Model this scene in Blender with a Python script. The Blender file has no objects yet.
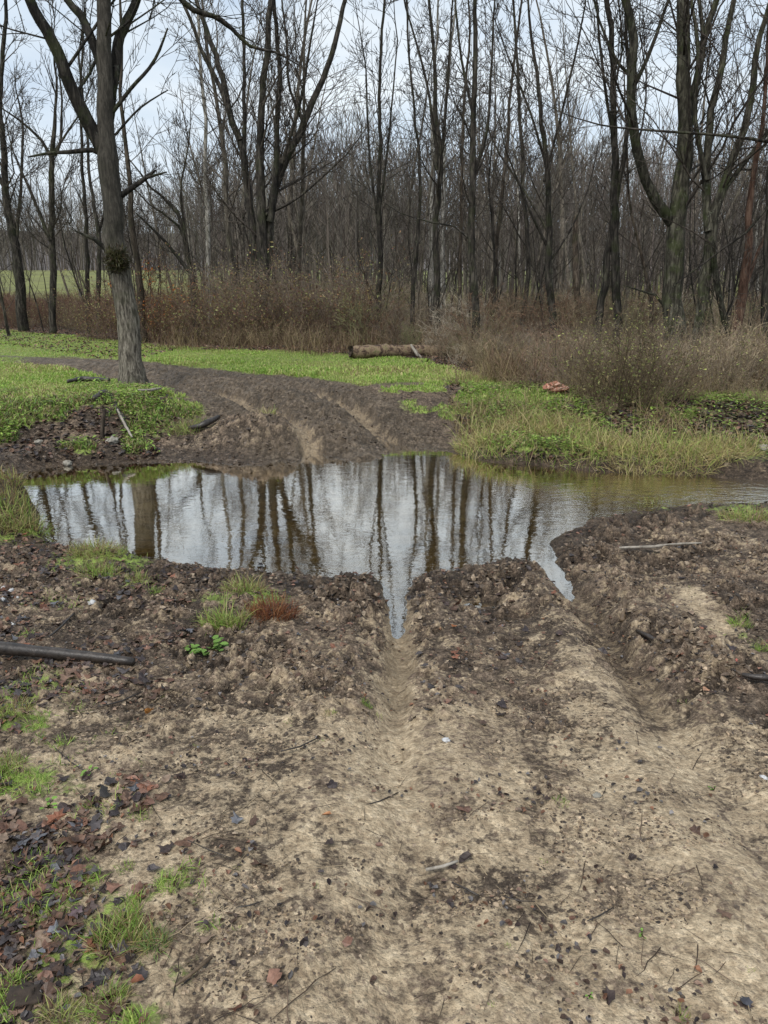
import bpy, math, random
import numpy as np
from mathutils import Vector, noise as mnoise

R_ = math.radians
C = bpy.context.scene.collection
sc = bpy.context.scene
rs = np.random.RandomState(7)

# ------------------------------------------------------------------ camera geometry
CAMZ, PITCH, FPX = 1.85, R_(15.9), 773.0
cp, sp = math.cos(PITCH), math.sin(PITCH)
def ray(px, py):
    u, v = px - 384.0, 512.0 - py
    return u, FPX * cp + v * sp, -FPX * sp + v * cp
def G(px, py, z=0.0):
    """ground point seen at a picture position, for a ground height z"""
    dx, dy, dz = ray(px, py); s = (z - CAMZ) / dz
    return dx * s, dy * s
def AT(px, py, Y):
    dx, dy, dz = ray(px, py); s = Y / dy
    return Vector((dx * s, Y, CAMZ + dz * s))
def ss(a, b, x):
    t = np.clip((x - a) / (b - a), 0, 1); return t * t * (3 - 2 * t)

# ------------------------------------------------------------------ numpy noise
def _h(ix, iy, s):
    n = (ix.astype(np.int64) * 374761393 + iy.astype(np.int64) * 668265263 + s * 1442695041) & 0xffffffff
    n = ((n ^ (n >> 13)) * 1274126177) & 0xffffffff
    n = (n ^ (n >> 16)) & 0xffffffff
    return n.astype(np.float64) / 4294967295.0
def vn(x, y, s=0):
    ix = np.floor(x); iy = np.floor(y); fx = x - ix; fy = y - iy
    fx = fx * fx * (3 - 2 * fx); fy = fy * fy * (3 - 2 * fy)
    a = _h(ix, iy, s); b = _h(ix + 1, iy, s); c = _h(ix, iy + 1, s); d = _h(ix + 1, iy + 1, s)
    return (a + (b - a) * fx) * (1 - fy) + (c + (d - c) * fx) * fy
def fbm(x, y, s=0, o=4):
    r = 0; a = .5; t = 0
    for k in range(o):
        ca, sa = math.cos(k * 1.1), math.sin(k * 1.1)
        r = r + a * vn((x * ca - y * sa) * 2 ** k, (x * sa + y * ca) * 2 ** k, s + k * 17); t += a; a *= .55
    return r / t
def worley(x, y, s=0):
    ix = np.floor(x); iy = np.floor(y); f1 = np.full(x.shape, 9.0); cid = np.zeros(x.shape)
    for i in (-1, 0, 1):
        for j in (-1, 0, 1):
            cx = ix + i; cy = iy + j
            d = (cx + _h(cx, cy, s) - x) ** 2 + (cy + _h(cx, cy, s + 5) - y) ** 2
            m = d < f1; f1 = np.where(m, d, f1); cid = np.where(m, _h(cx, cy, s + 9), cid)
    return np.sqrt(f1), cid

def sdpoly(x, y, P):
    P = np.array(P); n = len(P); d = np.full(x.shape, 1e9); ins = np.zeros(x.shape, bool)
    for i in range(n):
        ax, ay = P[i]; bx, by = P[(i + 1) % n]; ex, ey = bx - ax, by - ay
        wx, wy = x - ax, y - ay
        t = np.clip((wx * ex + wy * ey) / (ex * ex + ey * ey + 1e-12), 0, 1)
        d = np.minimum(d, (wx - ex * t) ** 2 + (wy - ey * t) ** 2)
        c = ((ay > y) != (by > y)) & (x < (bx - ax) * (y - ay) / (by - ay + 1e-12) + ax)
        ins ^= c
    return np.where(ins, -1, 1) * np.sqrt(d)
def dline(x, y, P):
    """distance to, and signed side of, an open polyline, and the parameter along it"""
    P = np.array(P); d = np.full(x.shape, 1e9); sg = np.zeros(x.shape); al = np.zeros(x.shape); acc = 0
    for i in range(len(P) - 1):
        ax, ay = P[i]; ex, ey = P[i + 1] - P[i]; L2 = ex * ex + ey * ey
        wx, wy = x - ax, y - ay
        t = np.clip((wx * ex + wy * ey) / L2, 0, 1)
        q = (wx - ex * t) ** 2 + (wy - ey * t) ** 2; m = q < d
        d = np.where(m, q, d); sg = np.where(m, np.sign(ex * wy - ey * wx), sg); al = np.where(m, acc + t * math.sqrt(L2), al)
        acc += math.sqrt(L2)
    return np.sqrt(d), sg, al

# ------------------------------------------------------------------ the lie of the land
near_px = [(-60, 515), (0, 505), (30, 515), (45, 540), (75, 552), (130, 556), (200, 564), (262, 572), (320, 577), (372, 580), (396, 586),
           (430, 574), (470, 566), (520, 560), (548, 540), (600, 519), (660, 508), (700, 504), (768, 503), (860, 500)]
far_px = [(860, 485), (768, 482), (700, 477), (600, 472), (530, 466), (485, 462), (440, 455), (400, 457), (350, 461), (290, 466), (230, 464), (200, 462), (120, 464), (50, 467), (0, 476), (-60, 482)]
WATER = [(-40, 5.2), (-12, 6.1)] + [G(*p) for p in near_px] + [(14, 7.6), (40, 10.5), (40, 12.4), (14, 9.3)] + [G(*p) for p in far_px] + [(-12, 7.6), (-40, 7.2)]
TRACK = [G(378, 520, 0), G(370, 462, 0), G(352, 436, .15), G(322, 410, .33), G(270, 391, .45), G(205, 379, .5), G(130, 368, .5), G(40, 359, .5), G(-80, 353, .5), (-40, 17.5)]
EDGE = [G(-200, 326, .5), G(0, 330, .5), G(90, 338, .5), G(200, 348, .5), G(370, 352, .5), G(450, 366, .5), G(520, 384, .5), G(640, 392, .45), G(768, 392, .45), G(1000, 392, .45)]
EX = np.array([e[0] for e in EDGE]); EY = np.array([e[1] for e in EDGE])
RUTS = (0.05, 1.18)
def gs(x, y, c, rx, ry=None, a=0.0):
    ry = ry or rx; dx = x - c[0]; dy = y - c[1]; ca, sa = math.cos(a), math.sin(a)
    return np.exp(-((dx * ca + dy * sa) / rx) ** 2 - ((-dx * sa + dy * ca) / ry) ** 2)
GRASS_NEAR = [(G(8, 690, .18), .35, .8), (G(50, 730, .2), .3, .7), (G(30, 820, .22), .28, .8), (G(75, 850, .22), .2, .6), (G(90, 900, .22), .22, .7), (G(160, 900, .22), .16, .6), (G(150, 985, .25), .15, .6), (G(20, 640, .12), .4, .5), (G(180, 590, .06), .3, .5), (G(12, 515, .2), .38, .9), (G(100, 558, .08), .36, 1.0), (G(112, 575, .08), .3, .8), (G(240, 600, .08), .3, .9), (G(60, 600, .1), .4, .45),
              (G(0, 720, .2), .28, 1.0), (G(-20, 790, .2), .30, 1.0), (G(20, 850, .22), .2, .7), (G(45, 900, .22), .2, .7), (G(120, 935, .25), .22, 1.0), (G(20, 985, .25), .22, .9),
              (G(110, 1010, .25), .15, .9), (G(710, 602, .12), .2, .7), (G(760, 640, .15), .25, .7), (G(748, 512, .03), .42, 1.0), (G(650, 508, .02), .22, .8), (G(830, 520, .1), .6, .9)]
def terrain(x, y, detail=True):
    x = np.asarray(x, float); y = np.asarray(y, float)
    wob = fbm(x * 1.7, y * 1.7, 3, 3) - .5
    sd = sdpoly(x, y, WATER) + wob * .14
    ymid = np.interp(x, [-40, -12, -4, 0, 4, 14, 40], [6.2, 6.8, 7.0, 6.6, 7.4, 8.4, 11.4])
    far = y > ymid
    o = np.maximum(sd, 0)
    zn = .012 + .03 * ss(0, .3, o) + .20 * ss(.1, 3.2, o)
    clump = gs(x, y, G(8, 500, .2), .42, .34)
    zn = zn + .36 * clump + .07 * gs(x, y, G(100, 556, .05), .3, .16) + .04 * gs(x, y, G(235, 600, .08), .3, .2)
    zn = zn + .09 * gs(x, y, G(735, 590, .2), .6, .45) + .05 * gs(x, y, G(690, 640, .2), .22, .7, .35)
    zn = zn + .05 * gs(x, y, G(270, 830, .2), .35, 1.1) + .03 * gs(x, y, G(310, 690, .2), .4, .4)
    # ruts on this side
    rutm = np.zeros(x.shape)
    for k, xr in enumerate(RUTS):
        w = (fbm(y * 1.1 + k * 9, y * 0 + k, 21, 2) - .5) * .12 + (fbm(y * 5 + k * 9, y * 0 + k, 22, 3) - .5) * .07
        dx = np.abs(x - xr - w)
        yl = ss(2.0, 3.7, y) * .75 + .25
        core = np.exp(-(dx / ((.082 if k == 0 else .10) * (.7 + .6 * fbm(x * 5, y * 6, 23 + k, 3)))) ** (2.4 if k == 0 else 2.2))
        zn = zn - core * (.078 if k == 0 else .088) * yl * (.8 + .4 * fbm(x * 8, y * 8, 24, 3)) + .035 * yl * np.exp(-((dx - .25) / .11) ** 2)
        rutm = np.maximum(rutm, np.where(far, 0, core))
    for c, a_ in ((G(480, 603, .02), .17), (G(512, 617, .03), .15), (G(598, 568, .02), .15)):
        zn = np.where(far, zn, zn * (1 - .9 * gs(x, y, c, .16, .10)) - .045 * gs(x, y, c, .12, .07))
        rutm = np.maximum(rutm, gs(x, y, c, .16, .09))
    # far side
    track = .5 * ss(-.1, 3.0, o)
    left = .15 * ss(0, .35, o) + .36 * ss(.5, 1.7, o)
    right = .17 * ss(0, .3, o) + .30 * ss(.3, 2.4, o)
    wl = ss(-2.3, -3.3, x); wr = ss(.75, 1.6, x)
    zf = track * (1 - wl) * (1 - wr) + left * wl + right * wr
    mound = gs(x, y, G(258, 432, .2), .75, .5)
    zf = zf + .27 * mound + .08 * (fbm(x * .5, y * .5, 31, 3) - .5) * ss(1.5, 4, o)
    dt, sgn, al = dline(x, y, TRACK)
    tw = 1.2 - .35 * ss(5, 14, al)
    tmask = (1 - ss(tw * .8, tw * 1.25, dt + wob * .5)) * np.where(far, 1, 0) * (1 - ss(11, 16, al))
    tmask = tmask * (1 - .75 * mound)
    thin = (1 - ss(.1, .3, dt)) * ss(10, 14, al)
    tmask = np.maximum(tmask, thin * .6)
    rf = np.exp(-((dt - .55) / .14) ** 4) * np.minimum(1, tmask * 1.6)
    zf = zf - .13 * rf - .03 * tmask + .08 * np.exp(-(dt / .2) ** 2) * tmask
    zf = zf + 5.0 * ss(38, 150, y) + 26 * ss(190, 420, y) * (.75 + .5 * fbm(x * .008, y * .008, 77, 3))
    z = np.where(far, zf, zn)
    depth = -(.03 + .22 * ss(0, 1.3, -sd))
    depth = depth + .05 * ss(2.6, 3.6, x) * ss(0, .5, -sd)
    k = ss(-.06, .06, sd)
    z = depth * (1 - k) + z * k
    # masks
    edge = np.interp(x, EX, EY)
    gn = np.zeros(x.shape)
    for c, r, a in GRASS_NEAR:
        gn = np.maximum(gn, a * gs(x, y, c, r * 1.1, r * .8))
    beyond = ss(-.8, .8, y - edge + (fbm(x, y, 9, 3) - .5) * 2)
    field = ss(46, 52, y) * (1 - ss(165, 190, y))
    gf = ss(.9, 1.6, o + wob * 1.2) * (1 - tmask)
    bankw = (ss(.08, .3, o) * ss(.42, .62, fbm(x * 1.3, y * 1.3, 41, 3) + .6 * wr)) * (1 - tmask) * np.maximum(wl, wr)
    pat = ss(.36, .52, fbm(x * 1.5 + 7, y * 1.9, 45, 4)); gf = gf * (pat + (1 - pat) * ss(2.2, 4.0, o))
    gf = gf * (1 - .85 * ss(1.9, 2.9, x) * (1 - ss(.46, .58, fbm(x * 1.1 + 3, y * 1.6, 47, 4))))
    gf = np.maximum(gf, bankw * (1 - .6 * ss(1.9, 2.9, x))) * (1 - mound * .95) * (1 - ss(-2.6, -1.9, x) * (1 - ss(-1.2, -.6, x)) * (1 - ss(2.2, 2.9, o)))
    gf = gf * (1 - beyond)
    gf = np.maximum(gf, field)
    green = np.where(far, gf, gn * (.35 + .65 * ss(.4, .58, fbm(x * 7, y * 7, 46, 3)))) * (sd > .03)
    litter = np.where(far, beyond * (1 - field), 0)
    dk = (1 - ss(.25, 1.5, o)) * .9
    dk = np.maximum(dk, .9 * gs(x, y, (.62, 4.2), .33, .75))
    dk = np.maximum(dk, .7 * gs(x, y, (.6, 3.2), .36, .8))
    dk = np.maximum(dk, .5 * gs(x, y, (.6, 2.3), .3, .5))
    dk = np.maximum(dk, .55 * gs(x, y, (-.28, 3.0), .2, .8))
    dk = np.maximum(dk, .95 * gs(x, y, (2.05, 3.7), .62, 1.6))
    dk = np.maximum(dk, .8 * gs(x, y, (1.9, 4.9), .9, .7))
    dk = np.maximum(dk, .9 * gs(x, y, (1.6, 2.9), .27, 1.0))
    dk = np.maximum(dk, .7 * gs(x, y, (-1.7, 3.6), .9, .9))
    dk = np.maximum(dk, .6 * gs(x, y, (-1.05, 1.7), .45, .9))
    dk = np.maximum(dk, .35 * gs(x, y, (.25, 1.7), .3, .6))
    dk = np.where(far, .85 - .45 * mound, dk)
    dk = np.maximum(dk, .35 + .34 * ss(2.45, 3.35, y + .25 * wob))
    dk = np.maximum(dk, .7 * ss(-.2, -.9, x) * ss(2.2, 3.3, y))
    dk = np.maximum(dk, .5 * ss(-.55, -1.0, x))
    dk = dk * (1 - .95 * rutm * ss(1.8, 2.6, y) * (1 - .8 * (x > .6))) * (1 - .66 * rf)
    dk = dk * (1 - .5 * gs(x, y, (.95, 3.0), .16, .9)) * (1 - .6 * gs(x, y, (1.75, 4.0), .12, .5))
    wet = np.clip(1 - sd / .6, 0, 1) + .3 * tmask + .5 * rf + np.where(far, 0, rutm * ss(2.2, 3.4, y)) + .35
    churn = np.where(far, .22 + .2 * tmask + .35 * mound, ss(.25, .9, dk)) * (1 - .92 * rutm) * (1 - .6 * rf)
    churn = churn * np.where(far, 1, .3 + .7 * ss(.38, .58, fbm(x * 2.6, y * 2.6, 88, 3)))
    churn = churn * (1 - .8 * green) * (1 - .8 * litter) * ss(-.5, 0, sd)
    mk_rut = rutm
    if detail:
        near = 1 - ss(12, 20, y)
        q = fbm(x * 6, y * 6, 51, 3) - .5
        w1, c1 = worley(x * 11 + q * 2, y * 11 - q * 2, 1)
        w2, c2 = worley(x * 21 + q * 3, y * 21, 2)
        qx = (fbm(x * 5, y * 5, 52, 3) - .5) * .22; qy = (fbm(x * 5, y * 5, 53, 3) - .5) * .22
        bil = np.abs(2 * fbm((x + qx) * 9, (y + qy) * 9, 54, 3) - 1); bil2 = np.abs(2 * fbm((x + qy) * 17, (y + qx) * 17, 55, 2) - 1)
        amp = near * np.clip(churn * 1.2 * (.35 + .65 * ss(.05, .45, o)) + .03 * (1 - mk_rut) * (1 - .6 * green) * ss(.4, .6, fbm(x * 1.8, y * 1.8, 56, 3)), 0, 1.2)
        z = z + amp * ((.5 - w1) * .085 * (c1 > .3) + (.5 - w2) * .035 * (c2 > .25) + (bil - .3) * .11 + (bil2 - .3) * .05)
        z = z + near * (.012 + .035 * churn) * (fbm(x * 9, y * 9, 61, 3) - .5)
        z = z + near * .045 * (fbm(x * 2.2, y * 2.2, 63, 3) - .5) * ss(.1, .9, o)
        wet = wet - 12 * np.maximum(z, 0) * 0
    return z, dict(sd=sd, dark=np.clip(dk, 0, 1), green=np.clip(green, 0, 1), wet=np.clip(wet, 0, 1), litter=litter, far=far, track=tmask, churn=churn, rut=rutm, rf=rf, edge=edge, o=o)
def zat(x, y):
    return float(terrain(np.array([x]), np.array([y]))[0][0])

# ------------------------------------------------------------------ materials
def new_mat(name):
    m = bpy.data.materials.new(name); m.use_nodes = True; nt = m.node_tree
    for n in list(nt.nodes): nt.nodes.remove(n)
    return m, nt
def N(nt, typ, **kw):
    n = nt.nodes.new(typ)
    for k, v in kw.items():
        if k.startswith('i_'):
            n.inputs[int(k[2:]) if k[2:].isdigit() else k[2:].replace('_', ' ')].default_value = v
        else: setattr(n, k, v)
    return n
def L(nt, a, b): nt.links.new(a, b)
def ramp(nt, fac, stops):
    r = nt.nodes.new('ShaderNodeValToRGB'); cr = r.color_ramp
    while len(cr.elements) > 1: cr.elements.remove(cr.elements[-1])
    cr.elements[0].position = stops[0][0]; cr.elements[0].color = (*stops[0][1], 1)
    for p, c in stops[1:]:
        e = cr.elements.new(p); e.color = (*c, 1)
    L(nt, fac, r.inputs[0]); return r.outputs[0]
def gray(v): return (v, v, v)
def mixc(nt, f, a, b, mode='MIX'):
    m = nt.nodes.new('ShaderNodeMix'); m.data_type = 'RGBA'; m.blend_type = mode
    for i, s in ((0, f), (6, a), (7, b)):
        if isinstance(s, (int, float)): m.inputs[i].default_value = s
        elif isinstance(s, tuple): m.inputs[i].default_value = (*s, 1)
        else: L(nt, s, m.inputs[i])
    return m.outputs[2]
def mth(nt, op, a, b=0.0, clamp=False):
    m = nt.nodes.new('ShaderNodeMath'); m.operation = op; m.use_clamp = clamp
    for i, s in ((0, a), (1, b)):
        if isinstance(s, (int, float)): m.inputs[i].default_value = s
        else: L(nt, s, m.inputs[i])
    return m.outputs[0]
def noise(nt, vec, scale, detail=4, rough=.6, dist=0.0):
    n = N(nt, 'ShaderNodeTexNoise'); n.inputs['Scale'].default_value = scale; n.inputs['Detail'].default_value = detail
    n.inputs['Roughness'].default_value = rough; n.inputs['Distortion'].default_value = dist
    L(nt, vec, n.inputs['Vector']); return n.outputs['Fac']
def finish(nt, col, rough, bump=None, bs=.3, bd=.02, spec=.3, sss=None):
    b = N(nt, 'ShaderNodeBsdfPrincipled'); o = N(nt, 'ShaderNodeOutputMaterial')
    if isinstance(col, tuple): b.inputs['Base Color'].default_value = (*col, 1)
    else: L(nt, col, b.inputs['Base Color'])
    if isinstance(rough, (int, float)): b.inputs['Roughness'].default_value = rough
    else: L(nt, rough, b.inputs['Roughness'])
    b.inputs['Specular IOR Level'].default_value = spec
    if bump is not None:
        bn = N(nt, 'ShaderNodeBump'); bn.inputs['Strength'].default_value = bs; bn.inputs['Distance'].default_value = bd
        L(nt, bump, bn.inputs['Height']); L(nt, bn.outputs[0], b.inputs['Normal'])
    L(nt, b.outputs[0], o.inputs[0]); return b

def mat_ground():
    m, nt = new_mat('ground'); tc = N(nt, 'ShaderNodeTexCoord').outputs['Object']
    a = N(nt, 'ShaderNodeAttribute', attribute_name='mask'); sx = N(nt, 'ShaderNodeSeparateColor'); L(nt, a.outputs['Color'], sx.inputs[0])
    dark, green, wet = sx.outputs; 
    b = N(nt, 'ShaderNodeAttribute', attribute_name='mask2'); sy = N(nt, 'ShaderNodeSeparateColor'); L(nt, b.outputs['Color'], sy.inputs[0])
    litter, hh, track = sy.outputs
    n1 = noise(nt, tc, 3.0, 5, .6); n2 = noise(nt, tc, 24, 5, .7, .15); n3 = noise(nt, tc, 110, 4, .7); n4 = noise(nt, tc, 7, 4, .65, .25)
    vw = N(nt, 'ShaderNodeTexVoronoi'); vw.inputs['Scale'].default_value = 75; dv = N(nt, 'ShaderNodeTexNoise'); dv.inputs['Scale'].default_value = 60; L(nt, tc, dv.inputs['Vector'])
    va = N(nt, 'ShaderNodeVectorMath', operation='MULTIPLY_ADD'); L(nt, dv.outputs['Color'], va.inputs[0]); va.inputs[1].default_value = (.02, .02, .02); L(nt, tc, va.inputs[2]); L(nt, va.outputs[0], vw.inputs['Vector'])
    vd = vw.outputs['Distance']; vsep = N(nt, 'ShaderNodeSeparateColor'); L(nt, vw.outputs['Color'], vsep.inputs[0]); vr = vsep.outputs[0]
    sand = ramp(nt, n2, [(.34, (.22, .163, .105)), (.45, (.385, .297, .195)), (.56, (.51, .405, .272)), (.68, (.62, .505, .355))])
    sand = mixc(nt, mth(nt, 'MULTIPLY', ramp(nt, n4, [(.4, gray(0)), (.65, gray(1))]), .45), sand, (.22, .165, .11))
    sand = mixc(nt, ramp(nt, n3, [(.3, gray(.7)), (.42, gray(0))]), sand, (.07, .05, .035))
    mud = ramp(nt, mth(nt, 'ADD', mth(nt, 'MULTIPLY', n2, .6), mth(nt, 'MULTIPLY', n3, .4)), [(.40, (.022, .016, .011)), (.48, (.065, .046, .032)), (.55, (.13, .095, .067)), (.64, (.25, .19, .135))])
    mud = mixc(nt, 1.0, mud, ramp(nt, hh, [(.2, gray(.55)), (.5, gray(1.0)), (.85, gray(1.55))]), 'MULTIPLY')  # crevice shade painted into the mud colour: hollows darker, also as wetter; crests lighter
    # how dark: painted zone broken up by noise at several sizes
    n5 = noise(nt, tc, 42, 3, .6, .2)
    nn = mth(nt, 'ADD', mth(nt, 'ADD', mth(nt, 'MULTIPLY', n4, .30), mth(nt, 'MULTIPLY', n2, .36)), mth(nt, 'ADD', mth(nt, 'MULTIPLY', n5, .22), mth(nt, 'MULTIPLY', n3, .12)))
    f = mth(nt, 'ADD', mth(nt, 'MULTIPLY', mth(nt, 'SUBTRACT', nn, .5), 9.5), mth(nt, 'MULTIPLY', mth(nt, 'SUBTRACT', dark, .47), 2.1))
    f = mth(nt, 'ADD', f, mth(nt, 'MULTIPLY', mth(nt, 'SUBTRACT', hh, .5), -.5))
    f = ramp(nt, mth(nt, 'ADD', f, .5), [(.22, gray(0)), (.78, gray(1))])
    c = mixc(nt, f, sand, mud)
    c = mixc(nt, ramp(nt, wet, [(.6, gray(0)), (1.0, gray(.62))]), c, mixc(nt, 1.0, c, (.42, .40, .38), 'MULTIPLY'))
    c = mixc(nt, .42, c, mixc(nt, 1.0, c, ramp(nt, vr, [(0, gray(.45)), (1, gray(1.55))]), 'MULTIPLY'))
    trk = ramp(nt, nn, [(.43, (.03, .022, .014)), (.5, (.085, .064, .043)), (.57, (.19, .15, .108))])
    c = mixc(nt, mth(nt, 'MULTIPLY', track, .75), c, trk)
    gcol = ramp(nt, n4, [(.36, (.10, .13, .03)), (.47, (.20, .28, .055)), (.58, (.28, .37, .085)), (.68, (.30, .26, .12))])
    gcol = mixc(nt, ramp(nt, n2, [(.40, gray(.9)), (.54, gray(.1))]), gcol, (.07, .055, .03))
    gf = ramp(nt, mth(nt, 'ADD', green, mth(nt, 'MULTIPLY', mth(nt, 'SUBTRACT', n2, .5), 1.0)), [(.35, gray(0)), (.65, gray(1))])
    c = mixc(nt, gf, c, gcol)
    geo0 = N(nt, 'ShaderNodeNewGeometry'); sz0 = N(nt, 'ShaderNodeSeparateXYZ'); L(nt, geo0.outputs['Position'], sz0.inputs[0])
    ff = N(nt, 'ShaderNodeMapRange'); ff.inputs[1].default_value = 40; ff.inputs[2].default_value = 55; L(nt, sz0.outputs[1], ff.inputs[0])
    c = mixc(nt, ff.outputs[0], c, ramp(nt, noise(nt, tc, .3, 5, .7), [(.35, (.10, .095, .03)), (.6, (.16, .17, .04))]))
    lc = ramp(nt, n2, [(.3, (.03, .02, .013)), (.5, (.085, .058, .038)), (.65, (.15, .095, .06)), (.8, (.2, .15, .1))])
    c = mixc(nt, litter, c, lc)
    # below the water line: silt
    geo = N(nt, 'ShaderNodeNewGeometry'); sz = N(nt, 'ShaderNodeSeparateXYZ'); L(nt, geo.outputs['Position'], sz.inputs[0])
    under = N(nt, 'ShaderNodeMapRange'); under.inputs[1].default_value = -.006; under.inputs[2].default_value = -.03; L(nt, sz.outputs[2], under.inputs[0])
    bed = ramp(nt, noise(nt, tc, 5, 5, .65, .5), [(.36, (.17, .125, .065)), (.5, (.32, .24, .13)), (.64, (.5, .39, .23))])
    c = mixc(nt, under.outputs[0], c, bed)
    # far hills: bare woods
    fh = N(nt, 'ShaderNodeMapRange'); fh.inputs[1].default_value = 175; fh.inputs[2].default_value = 200; L(nt, sz.outputs[1], fh.inputs[0])
    hc = ramp(nt, noise(nt, tc, .25, 6, .75), [(.3, (.05, .042, .04)), (.5, (.095, .08, .072)), (.75, (.15, .125, .11))])
    c = mixc(nt, fh.outputs[0], c, hc)
    rg = mth(nt, 'SUBTRACT', .78, mth(nt, 'MULTIPLY', wet, .46))
    rg = mth(nt, 'ADD', rg, mth(nt, 'MULTIPLY', mth(nt, 'SUBTRACT', n2, .5), .3))
    h = mth(nt, 'ADD', mth(nt, 'MULTIPLY', n2, .8), mth(nt, 'ADD', mth(nt, 'MULTIPLY', n3, .6), mth(nt, 'MULTIPLY', vd, -.35)))
    finish(nt, c, rg, h, .9, .02, .2); return m

def mat_attr(name, rough=.6, spec=.3, trans=0.0, nz=None, twoscale=60):
    m, nt = new_mat(name); a = N(nt, 'ShaderNodeAttribute', attribute_name='tint'); c = a.outputs['Color']
    if nz:
        tc = N(nt, 'ShaderNodeTexCoord').outputs['Object']; n = noise(nt, tc, nz, 4, .7)
        c = mixc(nt, 1.0, c, ramp(nt, n, [(.3, gray(.45)), (.7, gray(1.4))]), 'MULTIPLY')
        b = finish(nt, c, rough, n, .4, .01, spec)
    else: b = finish(nt, c, rough, None, spec=spec)
    if trans:
        t = N(nt, 'ShaderNodeBsdfTranslucent'); L(nt, c, t.inputs[0]); mx = N(nt, 'ShaderNodeMixShader'); mx.inputs[0].default_value = trans
        o = [n for n in nt.nodes if n.type == 'OUTPUT_MATERIAL'][0]
        L(nt, b.outputs[0], mx.inputs[1]); L(nt, t.outputs[0], mx.inputs[2]); L(nt, mx.outputs[0], o.inputs[0])
    return m

def mat_bark(name, dark, mid, light, moss=0.0, scale=9, bumpd=.02):
    m, nt = new_mat(name); tc = N(nt, 'ShaderNodeTexCoord').outputs['Object']
    mp = N(nt, 'ShaderNodeMapping'); mp.inputs['Scale'].default_value = (1, 1, .22); L(nt, tc, mp.inputs[0])
    n1 = noise(nt, mp.outputs[0], scale * 3, 5, .7, .5); n2 = noise(nt, tc, 1.6, 4, .6)
    c = ramp(nt, n1, [(.38, dark), (.5, mid), (.62, light)])
    c = mixc(nt, ramp(nt, n2, [(.45, gray(0)), (.7, gray(.6))]), c, tuple(v * .45 for v in dark))
    if moss:
        n3 = noise(nt, tc, 2.6, 5, .7)
        c = mixc(nt, ramp(nt, n3, [(.5, gray(0)), (.62, gray(moss))]), c, (.045, .06, .02))
        n5 = noise(nt, tc, 14, 3, .6)
        c = mixc(nt, ramp(nt, n5, [(.63, gray(0)), (.7, gray(.55 * moss))]), c, (.25, .27, .22))
    oi = N(nt, 'ShaderNodeObjectInfo')
    c = mixc(nt, 1.0, c, ramp(nt, oi.outputs['Random'], [(0, (.75, .74, .72)), (1, (1.25, 1.2, 1.15))]), 'MULTIPLY')
    finish(nt, c, .85, n1, .9, bumpd, .15); return m

M = {}
M['ground'] = mat_ground()
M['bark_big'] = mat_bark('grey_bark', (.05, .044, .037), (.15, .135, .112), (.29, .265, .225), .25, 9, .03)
_nt = M['bark_big'].node_tree; _b = [n for n in _nt.nodes if n.type == 'BSDF_PRINCIPLED'][0]; _src = _b.inputs['Base Color'].links[0].from_socket
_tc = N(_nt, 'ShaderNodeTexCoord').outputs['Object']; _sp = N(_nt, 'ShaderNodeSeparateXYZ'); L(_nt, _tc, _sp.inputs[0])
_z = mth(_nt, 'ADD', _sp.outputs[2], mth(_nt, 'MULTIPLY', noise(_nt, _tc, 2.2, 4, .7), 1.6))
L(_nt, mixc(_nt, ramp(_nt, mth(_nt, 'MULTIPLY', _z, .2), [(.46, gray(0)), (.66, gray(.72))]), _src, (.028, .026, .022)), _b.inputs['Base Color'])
M['bark_limb'] = mat_bark('dark_limb_bark', (.008, .0075, .007), (.022, .020, .017), (.06, .055, .048), .4, 6)
M['bark_moss'] = mat_bark('mossy_bark', (.014, .013, .010), (.038, .036, .028), (.10, .097, .075), .5, 6)
M['bark_dark'] = mat_bark('dark_bark', (.012, .011, .010), (.034, .030, .026), (.085, .077, .066), .3, 5)
M['bark_brown'] = mat_bark('brown_bark', (.022, .018, .014), (.06, .048, .038), (.13, .108, .086), .2, 5)
M['bark_red'] = mat_bark('reddish_bark', (.035, .02, .014), (.085, .05, .036), (.15, .10, .075), 0, 5)
M['bark_pale'] = mat_bark('pale_bark', (.10, .095, .08), (.24, .23, .205), (.42, .41, .38), .2, 5)
M['twig'] = mat_bark('twig_bark', (.03, .026, .022), (.058, .050, .043), (.10, .089, .077), 0, 4)
M['twig_far'] = mat_attr('far_wood', .9, .1)
M['twig_wood'] = mat_bark('wood_twig_bark', (.05, .043, .036), (.10, .088, .074), (.17, .15, .13), 0, 4)
M['bark_wood'] = mat_bark('wood_bark', (.05, .043, .035), (.11, .097, .08), (.2, .18, .15), .2, 5)
M['blade'] = mat_attr('grass_blade', .5, .3, .35)
M['leaf'] = mat_attr('fallen_leaf', .48, .3, 0, 40)
M['clod'] = mat_attr('mud_clod', .5, .4, 0, 60)
M['stem'] = mat_attr('dry_stem', .8, .15)

def mat_plain(name, stops, rough, scale, bd=.01, bs=.6, spec=.4, stretch=(1, 1, 1), det=5):
    m, nt = new_mat(name); tc = N(nt, 'ShaderNodeTexCoord').outputs['Object']
    mp = N(nt, 'ShaderNodeMapping'); mp.inputs['Scale'].default_value = stretch; L(nt, tc, mp.inputs[0])
    n = noise(nt, mp.outputs[0], scale, det, .7, .4)
    finish(nt, ramp(nt, n, stops), rough, n, bs, bd, spec); return m
M['log'] = mat_plain('rotten_log_bark', [(.38, (.03, .018, .012)), (.47, (.10, .065, .042)), (.55, (.22, .155, .10)), (.64, (.12, .115, .05))], .9, 9, .03)
M['cutwood'] = mat_plain('rotten_core', [(.3, (.012, .009, .007)), (.6, (.05, .035, .025)), (.8, (.12, .085, .055))], .9, 14)
M['greywood'] = mat_plain('weathered_wood', [(.3, (.12, .105, .085)), (.55, (.27, .24, .2)), (.8, (.4, .37, .32))], .8, 30, .006)
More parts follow.
